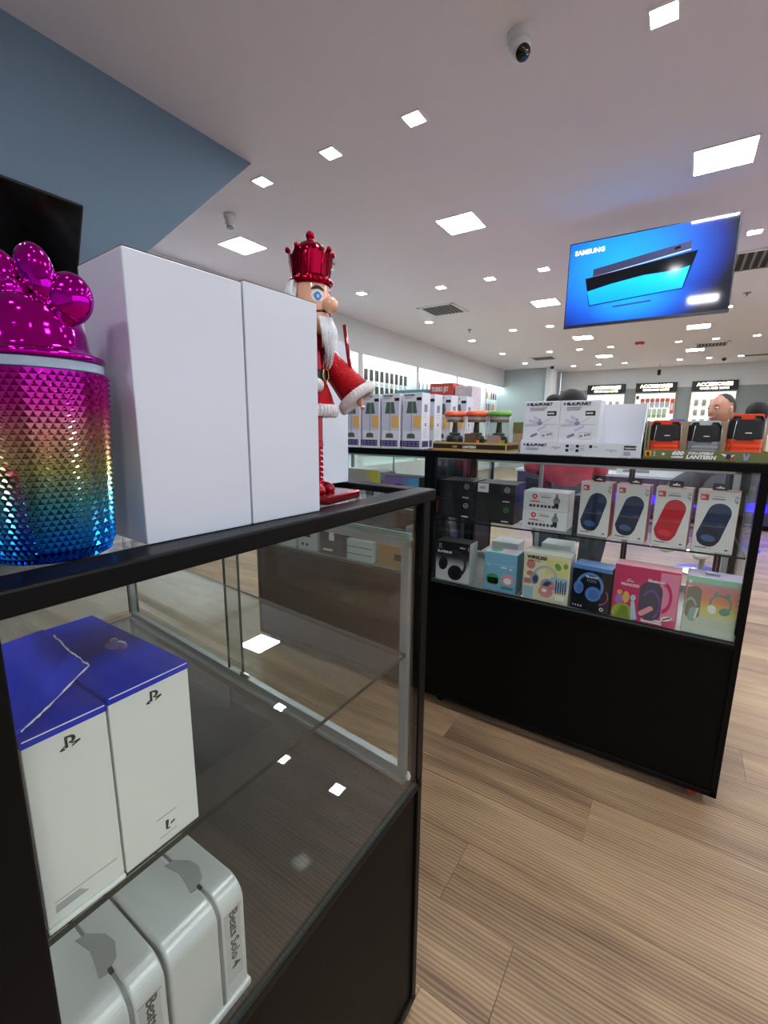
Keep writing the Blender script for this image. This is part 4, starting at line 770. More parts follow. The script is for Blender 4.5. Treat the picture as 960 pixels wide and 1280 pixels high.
def lantern_tray():
    ol=mat('olive_printed_card',(106,112,62),.45,var=.08,bscale=40); kr=mat('kraft_inner_card',(166,142,116),.7)
    w=.31; t=thing('display_tray','olive green counter box marked 600 collapsible lantern','tray',(1.658,.097,TT),-PI/2); q=MB(); q.box((0,0,0),(w,.005,.029)); q.build('front_panel',ol,t)
    q=MB(); q.box((0,.005,0),(w,.11,.003)); q.box((0,.108,.003),(w,.112,.118)); q.box((0,.005,.003),(.003,.108,.030)); q.box((w-.003,.005,.003),(w,.108,.030)); q.build('tray',kr,t)
    q=MB(); q.bm.faces.new([q.bm.verts.new(p) for p in((.0015,.006,.03),(.0015,.108,.03),(.0015,.108,.118),(.0015,.03,.118))]); o=q.build('side_panel',ol,t); o.modifiers.new('s','SOLIDIFY').thickness=.003
    yp=mat('amber_print',(226,150,40),.4); art(t,'amber_badge',yp,[rc(.004,.007,.022,.025)]); art(t,'badge_figure',INK,[el(.012,.017,.004,.005),[(.008,.009),(.018,.009),(.014,.016)]],.0008)
    art(t,'small_print',CW,[rc(.028,.008,.029,.024),rc(.031,.008,.032,.024),el(.054,.016,.004,.004)]); text('lettering','600',.0165,CW,t,(.076,-.0006,.0145),bold=.0009,shear=.2,sx=1.2); text('lettering','LUMENS',.0072,CW,t,(.076,-.0006,.0055),bold=.0006,shear=.2,sx=1.1)
    text('lettering','COLLAPSIBLE',.0100,CW,t,(.117,-.0006,.0180),bold=.0005,shear=.2,sx=1.05); text('lettering','LANTERN',.0148,CW,t,(.114,-.0006,.0045),bold=.0009,shear=.15,sx=1.12)
    art(t,'wings_print',CW,[[(.198,.022),(.212,.020),(.210,.013)],[(.232,.020),(.222,.018),(.224,.012)]]); art(t,'emblem_print',mat('navy_emblem_print',(40,44,70),.4),[el(.217,.014,.0065,.008)],.0008); art(t,'emblem_red',RED,[rc(.222,.004,.230,.010)],.0007); art(t,'letter_print',mat('steel_blue_print',(140,150,190),.4),[[(.250,.024),(.254,.024),(.258,.015),(.262,.024),(.266,.024),(.262,.005),(.254,.005)]])
    og=mat('orange_red_plastic',(226,66,26),.35); gy=mat('grey_plastic_b',(140,146,152),.35)
    z=TT+.0035
    lantern('camping_lantern','orange and black lantern, leftmost in the olive counter box',1.685,.087,.083,.116,z,og,og)
    lantern('camping_lantern','grey and black lantern in the middle of the olive counter box',1.685,-.014,.084,.115,z,gy,mat('pale_grey_plastic',(176,184,188),.35))
    lantern('camping_lantern','orange and black lantern, tallest one at the right end of the counter box',1.680,-.112,.084,.134,z,og,og)
lantern_tray()
def small_lanterns():
    yl=mat('ochre_card',(196,160,84),.55); bk=mat('black_printed_card',(32,30,30),.45)
    w=.305; t=thing('display_tray','yellow and black counter tray marked lantern with three small lanterns','tray',(1.658,.848,TT),-PI/2); q=MB(); q.box((0,0,0),(w,.004,.034)); q.box((0,.004,0),(w,.15,.003)); q.box((0,.004,.003),(.003,.15,.034)); q.box((w-.003,.004,.003),(w,.15,.034)); q.box((0,.147,.003),(w,.15,.034)); q.build('tray',yl,t)
    art(t,'black_band',bk,[rc(.0,.009,w-.004,.027)]); text('lettering','LANTERN',.0125,CW,t,(.130,-.0008,.0125),bold=.0007); text('lettering','DEEP',.0095,mat('gold_letter',(206,170,60),.4),t,(.086,-.0008,.0135),bold=.0004)
    q=MB(); q.box((w-.0005,.006,.009),(w+.0006,.145,.027)); q.build('black_band',bk,t)
    clear=glass_mat('clear_plastic',(.92,.93,.92),1.2); org=mat('coral_plastic',(240,106,66),.35); gr=mat('leaf_green_plastic',(112,170,74),.35); bkp=MC['black_rubber']; wd=mat('bamboo_print',(150,112,70),.6)
    for i,(y,c,l) in enumerate(((.828,org,'small lantern with coral lid, left of three in the yellow tray'),(.735,org,'small lantern with coral lid, middle of three in the yellow tray'),(.642,gr,'small lantern with green lid in the yellow tray'))):
        s=.088; t=thing('small_lantern',l,'lantern',(1.68,y,TT+.0035),-PI/2,'small lanterns in the yellow tray'); t.scale=(1,1,1.24); cx=s/2; cy=.045
        q=MB(); q.lathe([(.038,.106),(.0445,.108),(.0455,.114),(.043,.121),(.036,.1235)],32,c=(cx,cy)); q.build('lid',c,t,smooth=True)
        q=MB(); q.lathe([(.031,.045),(.033,.07),(.038,.1055)],32,c=(cx,cy),cap=False); q.build('clear_shade',clear,t,smooth=True)
        q=MB(); q.lathe([(.034,.092),(.036,.1055),(.034,.1058)],32,c=(cx,cy),cap=False); q.build('diffuser',mat('milky_plastic',(205,206,214),.4),t,smooth=True)
        q=MB(); q.lathe([(.032,.0),(.034,.003),(.034,.035),(.030,.045)],32,c=(cx,cy)); q.build('base',bkp,t,smooth=False)
        q=MB(); q.lathe([(.010,.045),(.012,.06),(.009,.085),(.012,.09)],16,c=(cx,cy)); q.lathe([(.022,.046),(.024,.052),(.020,.055)],20,c=(cx,cy)); q.build('lamp_core',mat('dark_green_core',(60,66,56),.4),t,smooth=True)
        q=MB(); q.lathe([(.0345,.088),(.0352,.094),(.0350,.096)],28,c=(cx,cy)); q.build('wood_band',wd,t)
        q=MB()
        for sx in(-1,1): q.tube([(cx+sx*.044,cy,.108),(cx+sx*.040,cy-.002,.06),(cx+sx*.036,cy,.012)],.0012,6)
        q.build('wire_frame',mat('steel_wire',(190,190,190),.3,.9),t,smooth=True)
        if i==1: box('brown_wrap',(cx-.034,cy-.037,.0),(cx+.012,cy-.033,.052),mat('brown_card',(92,72,48),.6),t)
        if i==2: box('grey_wrap',(cx-.034,cy-.037,.0),(cx+.016,cy-.033,.048),mat('taupe_card',(150,136,126),.6),t); box('green_tab',(cx+.022,cy-.037,.0),(cx+.036,cy-.033,.034),gr,t)
        if i: box('coral_tab',(cx+.016,cy-.038,.0),(cx+.027 if i==1 else cx+.021,cy-.034,.032+.012*(i-1)),org,t)
        box('price_tag',(cx-.020+.012*i,cy-.0405,.0),(cx+.002+.008*i,cy-.0385,.018),CW,t)
    t=thing('display_tray','second olive topped counter box behind the green lidded lantern','tray',(1.86,.585,TT),-PI/2); q=MB(); q.box((0,0,0),(.12,.10,.075)); q.build('tray',MC['kraft_inner_card'],t); box('header_panel',(0,-.002,.075),(.12,.004,.115),MC['olive_printed_card'],t); art(t,'header_print',MC['steel_blue_print'],[[(.05,.105),(.066,.105),(.058,.086)]],.0008,y=-.002)
small_lanterns()
def lamp_cartons():
    wc=mat('white_lamp_card',(222,224,234),.4); sg=mat('sage_lamp_print',(78,96,84),.5); pw=mat('amber_pillow_print',(226,180,104),.5); nv=mat('indigo_band_print',(62,54,104),.45); bg=mat('lilac_room_print',(200,202,222),.5)
    def one(y,x,l,side_only=False,w=.093):
        h=.232; t=carton('lamp_carton',l,w,.072,h,wc,(x,y,TT),group='table lamp cartons standing in a row')
        z=0
        art(t,'room_print',bg,[rc(.004,.076,w-.004,h-.034)],.0003); art(t,'pillow_print',pw,[[(.052,.088),(w-.004,.084),(w-.004,.140),(.050,.138),(.054,.115)]],.0005)
        art(t,'lamp_picture_shade',sg,[[(.026,.196),(.062,.196),(.070,.148),(.018,.148)]],.0007); art(t,'lamp_picture_highlight',mat('sage_light_print',(116,134,120),.5),[[(.042,.196),(.050,.196),(.052,.148),(.042,.148)]],.0009); art(t,'lamp_picture_pole',INK,[rc(.0425,.060,.0440,.148)],.0007); art(t,'lamp_picture_base',sg,[[(.022,.044),(.062,.044),(.060,.060),(.054,.064),(.030,.064),(.024,.060)]],.0007)
        art(t,'indigo_band',nv,[rc(.003,.008,w-.010,.034)],.0004); art(t,'band_icons',mat('lilac_icon_print',(150,146,190),.5),[rc(.010+.020*i,.014+.010*j,.022+.020*i,.0175+.010*j) for i in range(4) for j in range(2)],.0007)
        text('lettering','BLAUPUNKT',.0085,INK,t,(.010,-.0006,.219),bold=.0004); art(t,'badge',INK,[rc(.066,.200,.090,.213)],.0006); art(t,'small_print',GREYINK,bars(2,.010,.214,.050,.0015,1.2),.0006)
        # right side panel of the carton faces the viewpoint
        q=MB(); q.box((w,.006,.008),(w+.0005,.060,.034)); q.build('side_band',nv,t)
        q=MB(); q.box((w,.020,.155),(w+.0005,.046,.185)); q.box((w,.026,.095),(w+.0005,.040,.108)); q.build('side_pictures',mat('side_grey_print',(130,136,142),.5),t)
        q=MB(); 
        for i in range(9): q.box((w,.014,.050+.0105*i+(.04 if i>3 else 0)),(w+.0004,.052-.01*random.random(),.0515+.0105*i+(.04 if i>3 else 0)))
        q.build('side_print',GREYINK,t)
    for i,(y,l) in enumerate(((1.004,'lamp carton nearest the small lanterns, front right of the row'),(1.112,'lamp carton second from the small lanterns'),(1.217,'lamp carton third from the small lanterns'),(1.322,'lamp carton fourth from the small lanterns, beside the fur cuff'))): one(y,1.672,l)
    for i,(y,x,l) in enumerate(((1.0,1.78,'lamp carton behind the front right one'),(.965,1.87,'lamp carton standing third deep behind the small lanterns'),(.93,1.96,'lamp carton farthest back behind the small lanterns'),(1.23,1.79,'lamp carton behind the middle of the row'))): one(y,x,l)
lamp_cartons()
# =================== TELEVISIONS ===================
def ceiling_tv():
    x=4.5; K=2.25; t=thing('television','television showing a blue tablet advert hanging from ceiling','television',(x,.437,2.08))
    # local: x depth, y along the wall; panel from y=-.66..+.575? built about its centre
    y0,y1=-.63,.575; z0,z1=.02,.725
    q=MB(); q.box((0,y0,z0),(.03,y1,z1)); q.build('housing',MC['black_rubber'],t,bevel=.004)
    q=MB(); q.box((.03,y0+.25,z0+.12),(.075,y1-.25,z1-.15)); q.build('back_box',MC['black_rubber'],t,bevel=.01)
    m=mat('advert_screen',(10,60,160),.08,spec=.6); nt=m.node_tree; b=nt.nodes['Principled BSDF']; N=nt.nodes; L=nt.links; b.inputs['Base Color'].default_value=(.01,.01,.012,1)
    for l in list(b.inputs['Roughness'].links): L.remove(l)
    b.inputs['Roughness'].default_value=.06
    tc=N.new('ShaderNodeTexCoord')
    def blob(cy,cz,sy,sz):
        mp=N.new('ShaderNodeMapping'); mp.vector_type='TEXTURE'; mp.inputs['Location'].default_value=(0,cy,cz); mp.inputs['Scale'].default_value=(1,sy,sz); L.new(tc.outputs['Object'],mp.inputs['Vector'])
        g=N.new('ShaderNodeTexGradient'); g.gradient_type='SPHERICAL'; L.new(mp.outputs[0],g.inputs[0]); return g.outputs['Fac']
    cr=N.new('ShaderNodeValToRGB'); e=cr.color_ramp.elements; e[0].position=0; e[0].color=lin((2,8,30))+(1,); e[1].position=1; e[1].color=lin((20,170,250))+(1,)
    for p,c in((.12,(6,40,140)),(.30,(10,84,205)),(.6,(18,140,240))): k=e.new(p); k.color=lin(c)+(1,)
    mx=N.new('ShaderNodeMath'); mx.operation='MAXIMUM'; L.new(blob(.15,.50,.78,.62),mx.inputs[0]); s2=N.new('ShaderNodeMath'); s2.operation='MULTIPLY'; s2.inputs[1].default_value=1.0; L.new(blob(.05,.22,.55,.30),s2.inputs[0]); L.new(s2.outputs[0],mx.inputs[1])
    L.new(mx.outputs[0],cr.inputs['Fac']); L.new(cr.outputs['Color'],b.inputs['Emission Color']); b.inputs['Emission Strength'].default_value=.85
    sc=box('screen',(-.0015,y0+.010,z0+.022),(0,y1-.010,z1-.010),m,t)
    def fl(name,mm,polys,lift):   # flat picture pieces in (u right,v up) screen coordinates 0..1 x 0..1
        q=MB(); A,Bq=y1-.010,y0+.010; C,D=z0+.022,z1-.010
        for p in polys:
            f=[q.bm.verts.new((-.0015-lift,A+(Bq-A)*u,C+(D-C)*v)) for u,v in p]; q.bm.faces.new(f)
        return q.build(name,mm,sc)
    dark=mat('screen_dark',(4,6,12),.1,emit=.35,ecol=(6,8,16)); body=mat('screen_tablet_back',(40,44,70),.1,emit=.5,ecol=(58,62,92)); cy=ramp_mat('screen_tablet_glow',[(0,(10,120,225)),(.5,(16,150,240)),(1,(4,10,20))],'Z',z0+.15,z0+.52,.1,emit=.8)
    fl('advert_tablet_back',body,[[(.17,.66),(.76,.80),(.76,.71),(.17,.57)]],.0004); fl('advert_tablet_edge',mat('screen_light_edge',(150,160,190),.2,emit=.5,ecol=(150,160,190)),[[(.17,.57),(.76,.71),(.76,.70),(.17,.56)]],.0006)
    fl('advert_tablet',dark,[[(.12,.56),(.80,.685),(.74,.285),(.16,.215)]],.0008); fl('advert_tablet_screen',cy,[[(.14,.40),(.30,.455),(.50,.50),(.70,.50),(.765,.53),(.735,.295),(.165,.228)]],.0011)
    fl('advert_stand',mat('screen_stand',(30,50,110),.1,emit=.6,ecol=(40,70,150)),[[(.32,.185),(.56,.205),(.56,.185),(.32,.165)]],.0006); fl('advert_camera',dark,[[(.665,.752),(.70,.762),(.70,.735),(.665,.727)]],.0008)
    o=text('lettering','SAMSUNG',.052,mat('screen_white',(230,240,250),.3,emit=1,ecol=(225,235,250)),sc,(-.003,y1-.05,z1-.105),rot=(PI/2,0,-PI/2),bold=.002,ext=.0002)
    q=MB()
    for yy in(-.12,.10): q.tube([(.06,yy,z1-.25),(.30,yy,z1-.2),(.78,yy,CZ-2.08)],.018,12)
    q.box((.70,-.18,CZ-2.08-.012),(.86,.16,CZ-2.08-.0005)); q.build('ceiling_mount',MC['white_plastic'] if 'white_plastic' in MC else WHITE,t)
    box('lower_bezel',(-.003,y0,z0),(.0,y1,z0+.020),mat('dark_bezel',(30,30,34),.3),t)
ceiling_tv()
def wall_tv():
    # hangs tilted forward from the slate blue wall
    t=thing('television','switched off black television tilted on the slate blue wall','television',(.095,2.665,1.60))
    p=thing('panel','','') if 0 else None
    q=MB(); q.box((-1.06,0,0),(1.045,.05,.64)); o=q.build('housing',mat('tv_black',(10,10,13),.25),t,bevel=.006); o.rotation_euler=(R(24),0,0)
    o2=box('screen',(-1.05,-.001,.012),(1.035,.0005,.630),mat('off_screen',(4,4,6),.10,spec=.15),t); o2.rotation_euler=(R(24),0,0)
    q=MB(); q.box((-.3,-.02,.10),(.3,.052,.30)); q.build('wall_bracket',MC['tv_black'],t)
wall_tv()
# =================== LIT WALL BAYS ===================
ORD=['first','second','third','fourth','fifth','sixth','seventh','eighth','ninth','tenth']
def packs():
    Y=4.85
    proto=None
    def pack(kind,label,x,z,w,h,c,c2,y,group):
        t=thing(kind,label,'phone accessory',(x,y,z),0,group)
        box('card',(0,0,0),(w,.012,h),mat('pack_white_card',(226,232,232),.5),t)
        box('phone_case',(w*.14,-.012,h*.06),(w*.86,0,h*.74),mat('pack_%d_%d_%d'%c,c,.4),t)
        box('hook',(w*.45,-.005,h*.9),(w*.55,.12,h*.93),MC['chrome'],t); return t
    dark=[(58,54,52),(66,60,54),(44,42,44),(74,60,54),(60,66,66),(52,48,60)]
    for r,(z,n) in enumerate(((2.06,10),(1.76,10),(1.48,10))):
        for i in range(n):
            pack('phone_case_pack','dark phone case pack, %s from left in %s row of wall bay nearest nutcracker cuff'%(ORD[i],['top','second','third'][r]),6.80+i*.18,z,.14,.29,dark[(i*3+r)%6],None,Y+.20,'phone case packs in the first wall bay')
    for i,x in enumerate((6.25,6.40)): pack('phone_case_pack','phone case pack in the bay just right of the nutcracker, %s one'%['left','right'][i],x,2.06,.12,.26,[(64,50,44),(70,130,190)][i],None,Y+.2,'phone case packs beside the nutcracker')
    for r,z in enumerate((2.02,1.70)):
        for i in range(9): pack('phone_case_pack','pale phone case pack, %s from left in %s row of second wall bay'%(ORD[i],['top','lower'][r]),8.84+i*.19,z,.13,.24,[(176,178,176),(150,150,148),(190,192,190)][i%3],None,Y+.2,'phone case packs in the second wall bay')
    cols=[(150,60,80),(90,110,150),(60,60,70),(190,170,150),(120,80,130),(200,120,60),(70,110,80),(206,206,210),(190,90,110)]
    for b,(xa,nm) in enumerate(((10.85,'wall bay above the coral lidded lanterns'),(12.85,'farthest wall bay by the corner'))):
        for r,z in enumerate((2.08,1.74,1.40)):
            for i in range(9): pack('phone_case_pack','colourful case pack, %s from left, %s row, %s'%(ORD[i],['top','middle','bottom'][r],nm),xa+i*.19,z,.15,.28,cols[(i*2+r*3+b)%9],None,Y+.2,'colourful packs in the '+nm)
packs()
# =================== FAR WALL SIGNS ===================
def signs():
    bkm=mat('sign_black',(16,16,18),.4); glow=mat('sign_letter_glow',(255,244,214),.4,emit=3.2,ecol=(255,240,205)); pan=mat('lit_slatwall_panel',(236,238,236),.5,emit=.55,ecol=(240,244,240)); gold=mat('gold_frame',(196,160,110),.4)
    data=[(2.10,1.05,'black accessories sign, left of three on the far wall'),(.785,1.03,'black accessories sign in the middle of the far wall'),(-.59,1.03,'black accessories sign, right one above the man')]
    for k,(yc,w,l) in enumerate(data):
        t=thing('lit_sign',l,'sign',(15.585,yc+w/2,2.30),-PI/2); box('board',(0,-.06,0),(w,0,.26),bkm,t,bevel=.004)
        text('lettering','ACCESSORIES',.128,glow,t,(w/2,-.062,.125),align='CENTER',bold=.004,ext=.003,sx=1.02); text('lettering','CASES AND MORE',.072,glow,t,(w/2,-.062,.035),align='CENTER',bold=.002,ext=.003,sx=1.1)
        t=thing('wall_display_panel',['white slat display panel under the left accessories sign','white slat display panel with red topped packs under the middle accessories sign','white slat display panel behind the man under the right accessories sign'][k],'display panel',(15.585,yc+w/2,.4),-PI/2); box('panel',(.02,-.03,0),(w-.02,0,1.86),pan,t)
        for i in range(16): box('slat_groove',(.03,-.034,.12+.11*i),(w-.03,-.030,.13+.11*i),MC['slat_shadow_line'],t)
        q=MB(); q.box((0,-.04,0),(.02,0,1.88)); q.box((w-.02,-.04,0),(w,0,1.88)); q.build('frame',gold if k else WALLW,t)
        if k==1:
            for r in range(2):
                for i in range(6):
                    p=thing('charger_pack',['red topped pack, %s from left in upper row under middle accessories sign','pale green pack, %s from left in lower row under middle accessories sign'][r]%ORD[i],'accessory pack',(15.53,yc+w/2-.16-i*.125+(0.05 if r else 0),1.86-.30*r),-PI/2,'packs under the middle sign'); box('card',(0,-.02,0),(.105,0,.26),mat('pack_grey_card',(196,202,206),.5) if r==0 else mat('pack_green_card',(196,210,190),.5),p)
                    if r==0: box('red_header',(.005,-.024,.16),(.10,-.02,.25),mat('coral_header',(222,90,66),.5),p)
                    else: box('green_header',(.005,-.024,.02),(.10,-.02,.10),mat('green_header',(150,190,120),.5),p)
            p=thing('charger_pack','dark pack at the left of the middle accessories panel','accessory pack',(15.53,yc+w/2-.04,2.10),-PI/2,'packs under the middle sign'); box('card',(0,-.02,0),(.07,0,.10),DKG,p); p=thing('charger_pack','tall red and white pack at the right of middle accessories panel','accessory pack',(15.53,yc-w/2+.115,1.68),-PI/2,'packs under the middle sign'); box('card',(0,-.02,0),(.09,0,.42),mat('coral_header',(222,90,66),.5),p); box('label_panel',(.02,-.024,.1),(.07,-.02,.3),CW,p)
        else:
            for r in range(3):
                for i in range(5): 
                    p=thing('charger_pack','pale charger pack, %s from left in %s row under %s accessories sign'%(ORD[i],ORD[r],'left' if k==0 else 'right'),'accessory pack',(15.53,yc+w/2-.10-i*.18,2.0-.26*r-.12),-PI/2,'packs under the %s sign'%('left' if k==0 else 'right')); box('card',(0,-.02,0),(.10,0,.17),mat('pack_beige_card',(206,198,184),.5),p); box('blister',(.02,-.04,.02),(.08,-.02,.11),mat('pack_tan',(190,176,156),.3),p)
signs()
# =================== BACK COUNTERS, STOCK, LED STRIPS ===================
def back():
    # low island counter across the aisle with a glowing blue kick strip
    t=thing('island_counter','low indigo island counter with a glowing blue strip beyond the people','counter',(7.0,0,0)); ind=mat('indigo_laminate',(56,50,92),.35)
    box('body',(.03,-2.6,.06),(.6,2.1,.56),ind,t,bevel=.004); box('worktop',(0,-2.63,.56),(.63,2.13,.595),mat('pale_worktop',(196,200,214),.3),t,bevel=.003); box('plinth',(.06,-2.55,0),(.57,2.05,.06),BLACK,t)
    o=box('light_strip',(.015,-2.58,.23),(.03,2.08,.33),mat('blue_led',(20,10,255),.4,emit=5,ecol=(20,10,255)),t); o['label']='glowing blue light strip'
    for k in range(4): box('panel_joint',(.027,-1.7+k*.95,.06),(.031,-1.69+k*.95,.55),BLACK,t)
    C2=right_case('display_case','black framed showcase farther back behind the lamp cartons',1.50,3.40,x0=3.75,dep=.5,top=1.10,shelf=False,caster=False)
    isl=[(2.02,.36,.22,.14,(60,66,120),'navy carton on the island counter behind the camera cartons'),(1.45,.55,.3,.10,(214,218,222),'flat white carton on the island counter, leftmost'),(.72,.80,.3,.15,(222,226,230),'long white carton on the island counter, between the navy speaker boxes'),(-.30,.34,.25,.12,(206,214,220),'white carton on the island counter behind the red speaker box'),(-.82,.46,.3,.20,(224,226,222),'white carton on the island counter seen by the right frame'),(-1.4,.4,.25,.13,(196,190,206),'lilac grey carton at the right end of the island counter')]
    for i,(y,w,d,h,c,l) in enumerate(isl):
        t=thing('stock_carton',l,'box',(7.08,y,.5955),-PI/2); box('carton',(0,0,0),(w,d,h),mat('island_card_%s'%'abcdef'[i],c,.5),t,bevel=.003); box('lid',(-.004,-.004,h-.03),(w+.004,d+.004,h+.004),WHITE,t,bevel=.002); art(t,'printed_panel',GREYINK,[rc(w*.1,h*.2,w*.5,h*.45)])
    st=[(3.82,1.95,.3,.2,.12,(196,204,206),'pale carton in the rear showcase'),(3.82,2.4,.25,.2,.15,(120,130,140),'grey carton in the rear showcase'),(3.82,3.0,.3,.2,.12,(206,206,214),'white carton at the far side of the rear showcase')]
    for i,(x,y,w,d,h,c,l) in enumerate(st):
        t=thing('stock_carton',l,'box',(x,y,.5725),-PI/2); box('carton',(0,0,0),(w,d,h),mat('rear_card_%s'%'abc'[i],c,.5),t,bevel=.002); art(t,'printed_panel',GREYINK,[rc(w*.1,h*.2,w*.5,h*.4)])
    # stock standing on the rear showcases, seen over the lamp cartons
    t=thing('stock_carton','red carton with white lettering above the row of lamp cartons','box',(3.80,1.99,1.101),-PI/2); box('carton',(0,0,0),(.23,.25,.50),mat('brick_red_card',(206,84,70),.5),t,bevel=.002); text('lettering','TURBO JET',.055,CW,t,(.015,-.001,.43),bold=.002,sx=.62)
    t=thing('stock_carton','teal carton above the front lamp carton','box',(3.80,2.36,1.101),-PI/2); box('carton',(0,0,0),(.34,.25,.455),mat('teal_flat_card',(96,170,170),.5),t,bevel=.002)
    t=thing('stock_carton','white carton right of the red carton','box',(3.80,1.74,1.101),-PI/2); box('carton',(0,0,0),(.16,.22,.47),mat('pink_white_card',(220,206,214),.5,var=.2,bscale=30),t,bevel=.002)
    t=thing('high_table','tall black display table behind the olive counter box','table',(3.80,.30,0),-PI/2); box('table_top',(0,0,1.198),(.62,.30,1.221),BLACK,t,bevel=.002)
    for x in(.0,.60):
        for y in(.0,.28): box('leg',(x,y,0),(x+.02,y+.02,1.198),BLACK,t)
    t=thing('blue_carton','small bright blue carton on the tall black table','box',(3.82,.085,1.222),-PI/2); box('carton',(0,0,0),(.09,.07,.058),mat('bright_blue_card',(40,130,210),.4),t,bevel=.001); art(t,'flap_line',DKG,[rc(0,.04,.09,.0407)])
    box('back_counter',(3.6,0,0),(3.61,.01,.01),BLACK) if 0 else None
back()
# =================== PEOPLE ===================
SKINS={}
def human(name,label,loc,rz,skin_rgb,shirt,trousers,hair_rgb,joints,hair='short',head_dir=(1,0,0),smile=True,scale=1,face=True,shirtless_arm=None):
    """local frame: the person faces +X. joints: dict of points in metres"""
    J={k:Vector(v) for k,v in joints.items()}
    t=thing(name,label,'person',loc,rz); sm=mat('skin_%d_%d_%d'%skin_rgb,skin_rgb,.45,var=.04,bscale=30)
    V=[];E=[];Rd=[]
    def add(p,r,par=None):
        V.append(Vector(p)); Rd.append(r)
        if par is not None: E.append((par,len(V)-1))
        return len(V)-1
    pel=add(J['pelvis'],.13); sp=add(J['pelvis'].lerp(J['chest'],.5),.12,pel); ch=add(J['chest'],.135,sp); nk=add(J['neck'],.058,ch); hd=add(J['neck'].lerp(J['head'],.55),.052,nk)
    ends={}
    for s,S in((1,'l'),(-1,'r')):
        sh=add(J['sh_'+S],.056,ch); e=add(J['el_'+S],.042,sh); w=add(J['wr_'+S],.028,e)
        hip=add(J['hip_'+S],.095,pel); k=add(J['kn_'+S],.062,hip); a=add(J['an_'+S],.042,k); f=add(J['an_'+S]+Vector((.13,0,-.045)),.034,a)
        d=(J['wr_'+S]-J['el_'+S]).normalized(); lat=d.cross(Vector((0,0,1)));
        lat=lat.normalized() if lat.length>.1 else Vector((0,1,0)); dn_=lat.cross(d)
        pm=add(J['wr_'+S]+d*.055,.026,w)
        for q_,(o,Ln) in enumerate(((-.028,.070),(-.010,.080),(.010,.075),(.027,.060))):
            a1=add(J['wr_'+S]+d*.085+lat*o,.010,pm); a2=add(J['wr_'+S]+d*(.085+Ln*.5)+lat*o*1.1-dn_*.006*(-1),.009,a1); add(J['wr_'+S]+d*(.085+Ln*.9)+lat*o*1.1+dn_*.020,.0075,a2)
        th=add(J['wr_'+S]+d*.045-lat*.036*s,.011,pm); add(J['wr_'+S]+d*.080-lat*.050*s,.009,th)
    me=bpy.data.meshes.new('body'); me.from_pydata(V,E,[]); o=bpy.data.objects.new('b',me); COL.objects.link(o)
    o.modifiers.new('skin','SKIN'); sv=me.skin_vertices[0].data
    for i,r in enumerate(Rd): sv[i].radius=(r,r)
    sv[0].use_root=True; sb=o.modifiers.new('sub','SUBSURF'); sb.levels=1; sb.render_levels=1
    dg=bpy.context.evaluated_depsgraph_get(); dg.update(); m1=bpy.data.meshes.new_from_object(o.evaluated_get(dg)); bpy.data.objects.remove(o)
    bm=bmesh.new(); bm.from_mesh(m1)
    # head with face relief
    q=MB()
    def g(d,az,elv,wa,we,amp):
        a=math.atan2(d.y,d.x); e_=math.asin(max(-1,min(1,d.z))); return amp*math.exp(-((a-az)/wa)**2-((e_-elv)/we)**2)
    def fn(d):
        k=1.0
        k+=g(d,0,-.18,.13,.16,.17)+g(d,0,.06,.09,.16,.07)      # nose tip, bridge
        for s in(-1,1): k+=g(d,s*.42,.08,.20,.11,-.055)+g(d,s*.40,.30,.26,.09,.035)+g(d,s*.62,-.22,.25,.2,.03)
        k+=g(d,0,-.56,.28,.07,.045)+g(d,0,-.47,.26,.03,-.02)+g(d,0,-.98,.30,.16,.10)+g(d,0,.55,.7,.3,.02)
        if d.z<-.35 and d.x<.1: k*=1-.12*min(1,(-.35-d.z)*2)
        return k
    H_=J['head']; hx=Vector(head_dir).normalized(); hq=hx.to_track_quat('X','Z').to_matrix()
    q.ellipsoid(H_,(.098,.077,.122),48,36,rot=hq,fn=fn); mh=bpy.data.meshes.new('h'); q.bm.to_mesh(mh); q.bm.free(); bm.from_mesh(mh)
    for s in(-1,1):
        q=MB(); q.ellipsoid(H_+hq@Vector((-.008,s*.078,-.004)),(.018,.009,.030),14,10,rot=hq); mm=bpy.data.meshes.new('e'); q.bm.to_mesh(mm); q.bm.free(); bm.from_mesh(mm)
    mb=bpy.data.meshes.new('body'); bm.to_mesh(mb); bm.free(); mb.materials.append(sm); b=bpy.data.objects.new('body',mb); COL.objects.link(b)
    rm=b.modifiers.new('r','REMESH'); rm.mode='VOXEL'; rm.voxel_size=.0065; rm.use_smooth_shade=True; s_=b.modifiers.new('s','SMOOTH'); s_.factor=.5; s_.iterations=2
    dg=bpy.context.evaluated_depsgraph_get(); dg.update(); mf=bpy.data.meshes.new_from_object(b.evaluated_get(dg))
    bm=bmesh.new(); bm.from_mesh(mf); bm.verts.ensure_lookup_table(); seen=set(); best=[]
    for v0 in bm.verts:
        if v0.index in seen: continue
        st=[v0]; seen.add(v0.index); isl=[]
        while st:
            v=st.pop(); isl.append(v)
            for e in v.link_edges:
                w_=e.other_vert(v)
                if w_.index not in seen: seen.add(w_.index); st.append(w_)
        if len(isl)>len(best): best=isl
    kp=set(v.index for v in best); bmesh.ops.delete(bm,geom=[v for v in bm.verts if v.index not in kp],context='VERTS'); bm.to_mesh(mf); bm.free(); b.modifiers.clear(); b.data=mf; mf.materials.clear(); mf.materials.append(sm); b.parent=t
